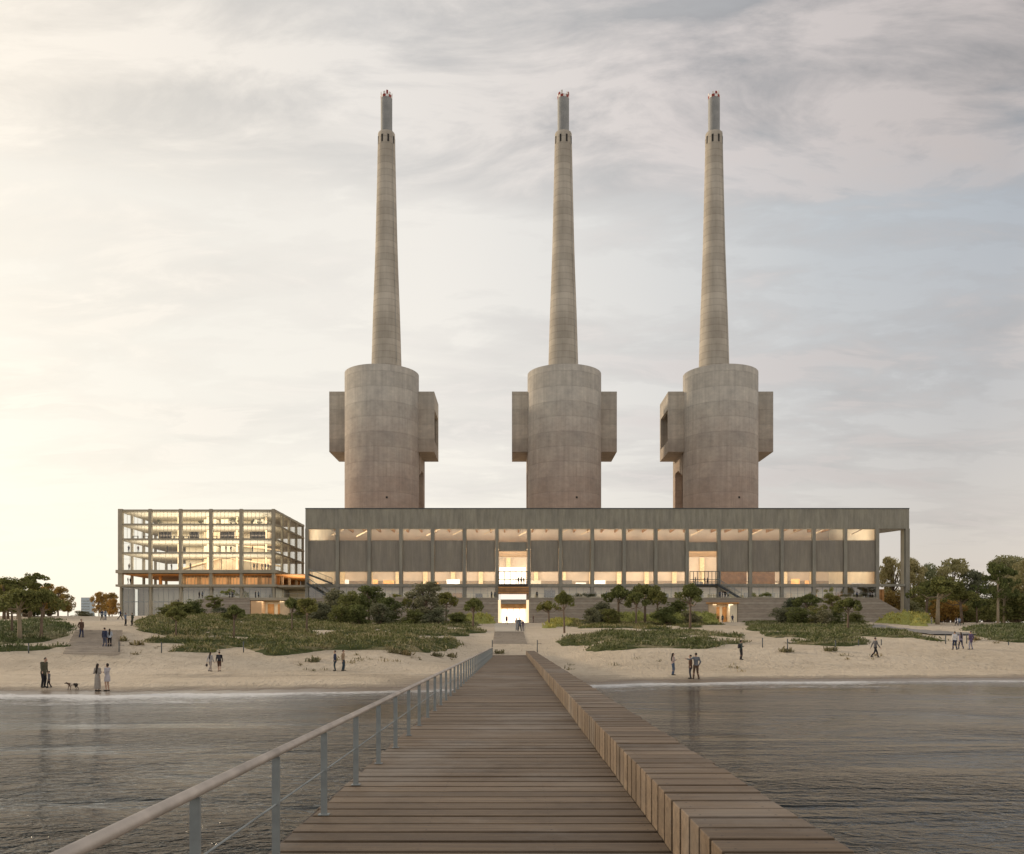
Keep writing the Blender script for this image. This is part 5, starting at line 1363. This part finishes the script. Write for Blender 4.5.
# ------------------------------------------------------------------ people
def remesh(mb, name, voxel=0.014, ratio=0.35):
    o = mb.build(name)
    m_ = o.modifiers.new('r', 'REMESH'); m_.mode = 'VOXEL'; m_.voxel_size = voxel; m_.use_smooth_shade = True
    s_ = o.modifiers.new('s', 'SMOOTH'); s_.factor = 0.5; s_.iterations = 2
    if ratio < 1: d_ = o.modifiers.new('d', 'DECIMATE'); d_.ratio = ratio
    dg = bpy.context.evaluated_depsgraph_get(); me = bpy.data.meshes.new_from_object(o.evaluated_get(dg))
    me.name = name; old = o.data; bpy.data.objects.remove(o); bpy.data.meshes.remove(old); return me
cloth_cache = {}
def cloth(c):
    if c not in cloth_cache: cloth_cache[c] = plain('cloth', c, 0.9, 0, 0.1, 0.12, 6)
    return cloth_cache[c]
def figure(pose):
    """meshes of one person 1.75 m tall facing -Y at the origin; pose is a dict"""
    walk = pose.get('walk', 0.0); female = pose.get('female', False); child = pose.get('child', False)
    sh = 0.185 if not female else 0.165; hipw = 0.09 if not female else 0.095
    hz_ = 0.90; nz_ = 1.47; lean = pose.get('lean', 0.0)
    V3 = Vector
    hip = [V3((s * hipw, 0, hz_)) for s in (-1, 1)]
    knee = []; ank = []
    for i, s in enumerate((-1, 1)):
        f = walk * s
        k = V3((s * (hipw + 0.005), -0.05 - f * 0.17, 0.49)); a = V3((s * (hipw + 0.005), 0.02 - f * 0.36 + (0.06 if f < 0 else 0), 0.085 + (0.05 if f < 0 else 0)))
        if pose.get('spread') : k.x += s * 0.03; a.x += s * 0.09
        knee.append(k); ank.append(a)
    neck = V3((0, -lean * 0.5, nz_)); sho = [V3((s * sh, -lean * 0.45, 1.41)) for s in (-1, 1)]
    head = V3((0, -0.015 - lean * 0.7 - pose.get('bow', 0) * 0.08, 1.64 - pose.get('bow', 0) * 0.03))
    arms = pose.get('arms', ('down', 'down')); elb = []; wr = []
    for i, s in enumerate((-1, 1)):
        m_ = arms[i]; S_ = sho[i]
        sw = walk * s * 0.22
        if m_ == 'down': e = S_ + V3((s * 0.05, 0.03 + sw * 0.6, -0.29)); w = e + V3((s * 0.01, -0.05 + sw * 0.7, -0.25))
        elif m_ == 'bent': e = S_ + V3((s * 0.06, 0.04, -0.28)); w = e + V3((-s * 0.10, -0.22, 0.06))
        elif m_ == 'out': e = S_ + V3((s * 0.20, -0.03, -0.18)); w = e + V3((s * 0.20, -0.06, -0.04))
        elif m_ == 'reach': e = S_ + V3((s * 0.08, -0.2, -0.14)); w = e + V3((0, -0.24, 0.03))
        elif m_ == 'hug': e = S_ + V3((s * 0.24, 0.02, -0.1)); w = e + V3((s * 0.24, 0.0, 0.04))
        elif m_ == 'raised': e = S_ + V3((s * 0.12, -0.12, -0.10)); w = e + V3((-s * 0.03, -0.10, 0.22))
        elif m_ == 'pocket': e = S_ + V3((s * 0.10, 0.08, -0.26)); w = e + V3((-s * 0.07, -0.08, -0.22))
        elif m_ == 'low': e = S_ + V3((s * 0.10, -0.08, -0.27)); w = e + V3((s * 0.06, -0.12, -0.21))
        elb.append(e); wr.append(w)
    b = MB()
    # body: pelvis, waist, chest, neck, head with nose and ears, limbs, hands
    def torso(mb, g, long=0.0):
        mb.ell((0, 0, hz_ + 0.03), (0.155 + g, 0.115 + g, 0.13 + g)); mb.ell((0, -lean * 0.15, 1.10), (0.13 + g, 0.10 + g, 0.17 + g))
        mb.ell((0, -lean * 0.35, 1.29), (sh - 0.015 + g, 0.115 + g, 0.17 + g)); mb.cap(sho[0], sho[1], 0.062 + g, 0.062 + g)
    torso(b, 0)
    b.cap(neck - V3((0, 0, 0.05)), head - V3((0, 0, 0.06)), 0.056, 0.05)
    b.ell(head, (0.073, 0.092, 0.112)); b.ell(head + V3((0, -0.04, -0.055)), (0.052, 0.055, 0.055))
    b.cap(head + V3((0, -0.088, 0.0)), head + V3((0, -0.108, -0.022)), 0.012, 0.016)
    for s in (-1, 1): b.ell(head + V3((s * 0.075, 0.005, -0.01)), (0.012, 0.02, 0.032)); b.ell(head + V3((s * 0.028, -0.083, 0.012)), (0.014, 0.012, 0.009))
    b.cap(head + V3((-0.02, -0.092, -0.052)), head + V3((0.02, -0.092, -0.052)), 0.010, 0.010)
    for i, s in enumerate((-1, 1)):
        b.cap(hip[i], knee[i], 0.082, 0.056); b.cap(knee[i], ank[i], 0.054, 0.036); b.ell(knee[i] * 0.6 + ank[i] * 0.4 + V3((0, 0.015, 0)), (0.052, 0.056, 0.11))
        b.cap(ank[i] - V3((0, -0.03, 0.045)), ank[i] + V3((s * 0.02, -0.15, -0.058)), 0.036, 0.028)
        b.cap(sho[i], elb[i], 0.05, 0.038); b.cap(elb[i], wr[i], 0.037, 0.026)
        d = (wr[i] - elb[i]).normalized(); side = d.cross(V3((s, 0, 0.01))).normalized(); nrm = side.cross(d).normalized()
        palm = wr[i] + d * 0.06; b.cap(wr[i], palm, 0.026, 0.032)
        for q, ln in zip((-0.03, -0.01, 0.01, 0.03), (0.06, 0.075, 0.07, 0.055)):
            root_ = palm + side * q + d * 0.01; mid_ = root_ + d * ln * 0.55 - nrm * s * 0.004; b.cap(root_, mid_, 0.0095, 0.009, 6); b.cap(mid_, mid_ + d * ln * 0.4 - nrm * s * 0.02, 0.009, 0.008, 6)
        b.cap(wr[i] + d * 0.025 + side * -0.025, wr[i] + d * 0.06 + side * -0.058, 0.012, 0.010, 6)
    out = {'person': remesh(b, 'person', 0.0125, 0.4)}
    # garments
    top = MB(); torso(top, 0.018)
    for i in range(2):
        top.cap(sho[i], elb[i], 0.066, 0.053)
        if pose.get('sleeves', True): top.cap(elb[i], wr[i] * 0.93 + elb[i] * 0.07, 0.053, 0.041)
    if pose.get('coat'):
        top.ell((0, 0.0, 0.86), (0.19, 0.145, 0.22)); top.ell((0, 0, 1.15), (0.185, 0.14, 0.25))
    out['jacket' if pose.get('coat') else 'shirt'] = remesh(top, 'shirt', 0.016, 0.35)
    low = MB(); kind = pose.get('legs', 'trousers')
    if kind in ('trousers', 'shorts'):
        low.ell((0, 0, hz_ + 0.01), (0.172, 0.132, 0.13))
        for i in range(2):
            low.cap(hip[i], knee[i], 0.10, 0.073)
            if kind == 'trousers': low.cap(knee[i], ank[i] + V3((0, 0, 0.0)), 0.072, 0.058)
    else:
        zb_ = 0.14 if kind == 'long_dress' else 0.60; rb = 0.20 if kind == 'long_dress' else 0.19
        n = 6
        pts = [(0, 0, 1.05)] + [(0, -0.0, 1.0 - (1.0 - zb_) * t / n) for t in range(n + 1)]
        rr = [0.13, 0.145] + [0.165 + (rb - 0.165) * t / n for t in range(1, n + 1)]
        low.tube(pts, rr, 18)
    out['dress' if 'dress' in kind else kind] = remesh(low, kind, 0.016, 0.35)
    for i, s in enumerate((-1, 1)): sh_ = MB(); sh_.cap(ank[i] - V3((0, -0.035, 0.042)), ank[i] + V3((s * 0.02, -0.16, -0.052)), 0.046, 0.037); out['shoe' + ' ' * i] = sh_.mesh('shoe')
    hr = MB(); hs = pose.get('hair', 'short')
    hr.ell(head + V3((0, 0.018, 0.028)), (0.084, 0.092, 0.098))
    if hs == 'long':
        hr.cap(head + V3((0, 0.06, -0.0)), V3((head.x, head.y + 0.12, 1.28)), 0.075, 0.085); hr.cap(V3((head.x, head.y + 0.12, 1.30)), V3((head.x, head.y + 0.13, 1.15)), 0.08, 0.05)
    if hs == 'bun': hr.ell(head + V3((0, 0.10, 0.05)), (0.05, 0.05, 0.05)); hr.ell(head + V3((0, 0.03, -0.02)), (0.088, 0.085, 0.09))
    out['hair'] = remesh(hr, 'hair', 0.014, 0.5)
    if pose.get('pack'):
        p = MB(); p.ell((0, 0.20, 1.22), (0.15, 0.10, 0.22)); p.ell((0, 0.24, 1.10), (0.12, 0.07, 0.10)); out['backpack'] = remesh(p, 'backpack', 0.016, 0.4)
    if pose.get('bag'):
        p = MB(); p.ell((wr[1].x + 0.02, wr[1].y, wr[1].z - 0.28), (0.06, 0.14, 0.15)); p.cap(wr[1] - V3((0, 0.05, 0.04)), (wr[1].x + 0.02, wr[1].y - 0.06, wr[1].z - 0.2), 0.01, 0.01); out['bag'] = remesh(p, 'bag', 0.014, 0.4)
    return out
FIG = {}
def fig(key, **pose):
    FIG[key] = figure(pose)
fig('man', spread=True); fig('man_pocket', arms=('pocket', 'pocket'), coat=True, spread=True)
fig('man_walk', walk=1.0); fig('man_pack', walk=0.6, pack=True, legs='shorts')
fig('coat_child', arms=('low', 'down'), coat=True, bow=1.0, lean=0.08)
fig('child', arms=('out', 'down'), child=True, walk=0.3)
fig('long_dress', female=True, legs='long_dress', hair='long', arms=('bent', 'bent'), sleeves=False)
fig('short_dress', female=True, legs='short_dress', hair='bun', arms=('raised', 'bent'), sleeves=False)
fig('woman', female=True, hair='long', arms=('bent', 'down')); fig('woman_walk', female=True, hair='long', walk=0.7, bag=True)
fig('woman_skirt', female=True, legs='short_dress', walk=0.4, hair='bun')
fig('hug', arms=('pocket', 'hug'), spread=True); fig('woman_pack', female=True, pack=True, arms=('bent', 'bent'), hair='bun')
def person(key, px, py, hpx, face, label, c_top, c_leg, group=None, pos=None, hair=None, skin=None, htarget=None):
    if pos is None: x, y_, z = gp(px, py)
    else: x, y_, z = pos
    hh = hpx * y_ / F if htarget is None else htarget
    lo = 1.0 if key == 'child' else 1.58
    hh = min(max(hh, lo), 1.95)
    f = FIG[key]; s_ = hh / 1.75
    r = empty('person', (x, y_, z), label, 'person', group, rz=face); r.scale = (s_,) * 3
    for nm, me in f.items():
        o = bpy.data.objects.new('body' if nm == 'person' else nm.strip(), me); col.objects.link(o); o.parent = r
        mt = {'person': M['skin'], 'shirt': cloth(c_top), 'jacket': cloth(c_top), 'hair': hair or M['hair'], 'shoe': M['shoe'],
              'backpack': cloth((0.05, 0.05, 0.06)), 'bag': cloth((0.06, 0.05, 0.05))}.get(nm.strip()) or cloth(c_leg if 'dress' not in nm else c_top)
        if not len(me.materials): me.materials.append(mt)
        o.material_slots[0].link = 'OBJECT'; o.material_slots[0].material = mt
    return r
G = 'people on the beach'
NAVY, BLK, GRY, LGR, OLV, TAN, WHT, DEN, BRN, PNK = (0.04, 0.05, 0.09), (0.03, 0.03, 0.035), (0.12, 0.12, 0.13), (0.35, 0.35, 0.37), (0.09, 0.085, 0.06), (0.30, 0.22, 0.15), (0.6, 0.6, 0.62), (0.07, 0.10, 0.16), (0.10, 0.06, 0.045), (0.35, 0.2, 0.18)
person('coat_child', 43.5, 687.8, 30.6, R(75), 'man in a long olive coat bending to a child at the waterline', OLV, BLK, G)
person('child', 49.0, 688.2, 16.5, R(-80), 'small child in grey holding the hand of the man in the coat', GRY, BLK, G)
person('long_dress', 97.5, 691.3, 27, R(170), 'woman with long black hair in a long pale dress at the waterline', (0.33, 0.30, 0.27), GRY, G)
person('short_dress', 107.3, 691.0, 26.5, R(-110), 'woman with tied hair in a pale grey dress at the waterline', (0.42, 0.40, 0.42), BRN, G)
person('man_pocket', 81.3, 637.9, 19.7, R(60), 'man in dark clothes standing alone on top of the left timber steps', BRN, NAVY, G)
person('man', 104.6, 647.8, 20, R(160), 'man in navy walking close beside a woman on the left timber steps', NAVY, (0.09, 0.10, 0.14), G)
person('woman', 109.6, 647.6, 18.8, R(200), 'woman in a pale blue top beside the man in navy on the steps', (0.38, 0.42, 0.48), BLK, G)
person('man', 125.5, 625.7, 10.8, R(90), 'person in blue at the left of a pair near the glass building corner', (0.16, 0.2, 0.27), BLK, G)
person('man_pocket', 132.2, 625.7, 12, R(-90), 'person in dark green at the right of a pair near the glass building corner', (0.06, 0.07, 0.05), BLK, G)
person('man_walk', 120.3, 619.5, 10, R(120), 'dark clad walker passing the foot of the glass building', NAVY, BLK, G)
person('man', 102.0, 620.2, 9.8, R(180), 'person in dark blue, left of the distant pair on the plaza edge', NAVY, BLK, G)
person('woman', 105.4, 620.0, 9.5, R(180), 'person in pale blue, right of the distant pair on the plaza edge', (0.32, 0.38, 0.46), DEN, G)
person('woman_walk', 210.3, 671.6, 19, R(160), 'woman in a pale grey jacket walking with a man on the left sand', LGR, (0.33, 0.3, 0.28), G)
person('man_pack', 219.3, 671.7, 20, R(190), 'man in dark shorts and jacket with backpack on the left sand', BLK, BRN, G)
person('man_pocket', 335.0, 671.0, 20.5, R(-80), 'man in dark navy facing another man near the pier', NAVY, (0.05, 0.07, 0.08), G)
person('man', 343.2, 671.0, 21, R(80), 'man in a tan shirt and dark jeans near the pier', TAN, (0.04, 0.06, 0.08), G)
person('woman', 673.0, 675.2, 22.2, R(100), 'woman in jeans and pale top standing alone right of the pier', (0.34, 0.28, 0.27), DEN, G)
person('man_pocket', 690.5, 678.9, 24, R(-100), 'slimmer dark clothed person being hugged at the right waterline', BRN, (0.05, 0.05, 0.06), G)
person('hug', 696.0, 679.2, 26.4, R(190), 'man in a grey shirt and brown trousers hugging someone at the right waterline', (0.16, 0.17, 0.19), (0.13, 0.085, 0.06), G)
person('woman_pack', 741.0, 659.8, 19.6, R(100), 'person in dark clothes with pale bag standing alone on the right sand', (0.06, 0.08, 0.08), BLK, G)
person('man_walk', 875.3, 657.7, 20.2, R(100), 'lone walker in dark grey striding on the right sand', GRY, BLK, G)
person('man', 954.8, 649.7, 18.3, R(180), 'man in a white shirt, leftmost of the three on the right beach', WHT, NAVY, G)
person('woman_walk', 960.8, 649.2, 17, R(180), 'middle of the three people on the right beach, with a bag', (0.28, 0.26, 0.34), NAVY, G)
person('man_pocket', 970.8, 649.4, 18.3, R(200), 'rightmost of the three on the right beach, purple top and pale trousers', (0.12, 0.09, 0.16), (0.28, 0.28, 0.34), G)
E = 'people at the entrance'
person('long_dress', 516.7, 629.6, 13.5, R(0), 'person in pale grey, left of the group atop the central steps', (0.30, 0.31, 0.32), LGR, E, pos=(wx(516.7, 125), 125, 4.15), htarget=1.85)
person('man_pocket', 520.2, 629.8, 14, R(0), 'tall person in the middle of the group atop the central steps', (0.10, 0.12, 0.15), BLK, E, pos=(wx(519.7, 124), 124, 4.1), htarget=1.92)
person('woman', 523.6, 629.6, 11, R(0), 'person in purple, right of the group atop the central steps', (0.16, 0.12, 0.15), (0.2, 0.18, 0.2), E, pos=(wx(522.8, 124.4), 124.4, 4.12), htarget=1.6)
person('woman_skirt', 506.6, 623.3, 9.4, R(20), 'small figure in a dark skirt alone inside the bright entrance', (0.10, 0.05, 0.08), (0.1, 0.05, 0.05), E, pos=(wx(506.6, 172), 172, hf(-1.2, 172) + 0.02), htarget=1.72)
person('man', 532.9, 619.5, 8, R(90), 'person in dark red leaning at the wall right of the entrance', (0.10, 0.04, 0.04), BRN, E, pos=(wx(533.2, 206), 206, hf(wx(533, 206), 206)))
KS = 'people at the right kiosk'
for px, py, hp, key, ct, cl, lb in ((718.0, 622.5, 8.5, 'man', (0.16, 0.08, 0.04), BLK, 'person in brown in front of the right kiosk doors'), (722.6, 624.5, 7.5, 'woman_walk', (0.12, 0.18, 0.17), GRY, 'person in teal walking past the right kiosk'), (732.5, 622.3, 8.3, 'man_pocket', NAVY, NAVY, 'person in navy standing before the bright kiosk pillar')):
    person(key, px, py, hp, R(150), lb, ct, cl, KS, pos=(wx(px, 203), 203, hf(wx(px, 203), 203)), htarget=1.75)
person('woman_walk', 956.4, 624.2, 8.6, R(200), 'person in dark clothes, left of a pair on the pale path by the trees', NAVY, BLK, G, pos=(wx(956.4, 168), 168, hf(wx(956.4, 168), 168)))
person('man', 959.3, 624.2, 8.6, R(170), 'person in pale blue, right of a pair on the pale path by the trees', (0.30, 0.36, 0.46), DEN, G, pos=(wx(959.3, 168), 168, hf(wx(959.3, 168), 168)))
person('woman', 931.5, 622.8, 6, R(120), 'person in cream standing under the broad umbrella pine', (0.5, 0.46, 0.38), LGR, G, pos=(wx(931.5, 176), 176, hf(wx(931.5, 176), 176)))
# far figures on terraces, balconies and floors: same bodies, a few pixels each
far_y = TY + 1.0
def farp(key, px, z, Y, label, ct, cl, group, face=0.0): 
    person(key, px, 0, 0, face, label, ct, cl, group, pos=((px - 513) * Y / F, Y, z), htarget=random.uniform(1.68, 1.82))
T_ = 'people on the stone terrace'
for i, (px, key, lb) in enumerate([(168.5, 'man_walk', 'on the slope at the left terrace end'), (178.5, 'man', 'highest on the sloped left end of the terrace'), (199.3, 'man', 'left of the pair beside the sloped terrace end'), (202.4, 'woman', 'right of the pair beside the sloped terrace end'),
        (229.6, 'man', 'beside the lime green shrub'), (232.3, 'woman_walk', 'just right of the lime green shrub'), (255.5, 'man_pocket', 'left of the pair above the warm kiosk'), (258.6, 'woman', 'right of the pair above the warm kiosk'),
        (491.5, 'woman', 'left of the couple close to the entrance'), (494.8, 'man', 'right of the couple close to the entrance'), (537.0, 'man', 'alone just right of the entrance'), (606.5, 'man_pocket', 'alone before the dark glass behind the right pines'),
        (719.8, 'man', 'first from the left in the group above the right kiosk'), (722.4, 'woman', 'second in the group above the right kiosk'), (725.2, 'man_pocket', 'third in the group above the right kiosk'), (728.0, 'woman_walk', 'last in the group above the right kiosk'),
        (857.0, 'man', 'alone near the right end of the terrace'), (870.2, 'man', 'left of the pair by the last hall column'), (872.8, 'woman', 'right of the pair by the last hall column')]):
    z = tz + 0.02
    if px < 180: z = {168.5: TZ(617), 178.5: TZ(606)}.get(px, z)
    farp(key, px, z, far_y if px > 180 else TY - 0.6, 'small person ' + lb, [NAVY, GRY, BLK, (0.2, 0.24, 0.3)][i % 4], BLK, T_, i * 1.3)
Bp = 'people on the balconies'
for px, lb in ((518.5, 'left of three on the balcony over the entrance'), (521.2, 'middle of three on the balcony over the entrance'), (523.8, 'right of three on the balcony over the entrance'), (695.3, 'alone at the left of the right balcony'), (704.6, 'left of the pair on the right balcony'), (707.6, 'right of the pair on the right balcony')):
    farp('man' if int(px) % 2 else 'woman', px, HZ(584.4) + 0.02, HY - 1.15, 'small person ' + lb, NAVY, BLK, Bp, px)
Fp = 'people inside the glass building'
z4, z5, zlg = levels[3] + 0.3, levels[4] + 0.5, levels[5] + 0.4
for i, (px, z, lb) in enumerate([(128.6, z4, 'leftmost on the second lit floor of the glass building'), (138.2, z4, 'second from left on the second lit floor of the glass building'), (167.3, z4, 'alone in the second bay, second lit floor'), (226.0, z4, 'left of a pair in the fourth bay, second lit floor'),
        (231.0, z4, 'right of a pair in the fourth bay, second lit floor'), (252.5, z4, 'middle of the right bay, second lit floor'), (272.0, z4, 'by the right corner, second lit floor'), (129.2, z5, 'leftmost on the first lit floor of the glass building'), (171.5, z5, 'left of the third column, first lit floor'), (178.6, z5, 'beside the third column, first lit floor'),
        (190.6, z5, 'alone in the middle bay, first lit floor'), (254.0, z5, 'first in the right bay, first lit floor'), (257.0, z5, 'second in the right bay, first lit floor'), (262.0, z5, 'third in the right bay, first lit floor'), (265.3, z5, 'fourth in the right bay, first lit floor'), (268.0, z5, 'last in the right bay, first lit floor'),
        (128.0, zlg, 'left of the pair in the open loggia corner'), (130.5, zlg, 'right of the pair in the open loggia corner')]):
    farp('man' if i % 2 else 'woman', px, z, HY + 1.5, 'small dark figure ' + lb, [NAVY, BRN, BLK][i % 3], BLK, Fp, i * 0.9)

# ------------------------------------------------------------------ dog at the waterline
def mat_dog():
    m = Mat('dog_coat', 0.9, 0.1)
    sep = m.N.new('ShaderNodeSeparateXYZ'); m.L.new(m.tc.outputs['Object'], sep.inputs[0])
    x = m.math('ADD', sep.outputs[0], m.math('MULTIPLY_ADD', m.noise(5.0), 0.2, -0.1))
    c = m.ramp(m.math('ADD', x, 0.5), [(0.0, (0.07, 0.045, 0.035)), (0.36, (0.11, 0.065, 0.045)), (0.40, (0.55, 0.48, 0.40)), (0.62, (0.55, 0.48, 0.40)), (0.66, (0.045, 0.04, 0.035)), (1.0, (0.05, 0.045, 0.04))])
    m.base(c); return m.m
d = MB()
d.ell((-0.16, 0, 0.46), (0.20, 0.115, 0.15)); d.ell((0.16, 0, 0.48), (0.24, 0.095, 0.115)); d.ell((0.34, 0, 0.47), (0.14, 0.10, 0.125))
d.cap((-0.26, 0, 0.52), (-0.44, 0, 0.58), 0.085, 0.065); d.ell((-0.50, 0, 0.60), (0.10, 0.068, 0.07)); d.cap((-0.54, 0, 0.585), (-0.66, 0, 0.555), 0.045, 0.028)
for s in (-1, 1):
    d.cap((-0.47, s * 0.055, 0.65), (-0.45, s * 0.085, 0.57), 0.022, 0.014)
    d.cap((-0.22, s * 0.08, 0.42), (-0.24 + s * 0.05, s * 0.08, 0.22), 0.05, 0.027); d.cap((-0.24 + s * 0.05, s * 0.08, 0.22), (-0.25 + s * 0.07, s * 0.08, 0.03), 0.026, 0.02); d.cap((-0.25 + s * 0.07, s * 0.08, 0.022), (-0.31 + s * 0.07, s * 0.08, 0.018), 0.024, 0.02)
    d.cap((0.36, s * 0.075, 0.45), (0.31 + s * 0.03, s * 0.08, 0.28), 0.085, 0.045); d.cap((0.31 + s * 0.03, s * 0.08, 0.28), (0.43 + s * 0.05, s * 0.08, 0.19), 0.04, 0.024); d.cap((0.43 + s * 0.05, s * 0.08, 0.19), (0.41 + s * 0.05, s * 0.08, 0.03), 0.023, 0.02); d.cap((0.41 + s * 0.05, s * 0.08, 0.022), (0.35 + s * 0.05, s * 0.08, 0.018), 0.024, 0.02)
d.tube([(0.45, 0, 0.53), (0.58, 0, 0.50), (0.66, 0, 0.56)], [0.028, 0.018, 0.01], 8)
me = remesh(d, 'dog', 0.012, 0.5); me.materials.append(mat_dog())
x, y_, z = gp(72.3, 690.3); o = bpy.data.objects.new('dog', me); col.objects.link(o); o.location = (x, y_, z); o.scale = (0.68,) * 3
tag(o, 'large brown and white dog standing at the waterline between the families', 'dog')
print('objects', len(bpy.data.objects))
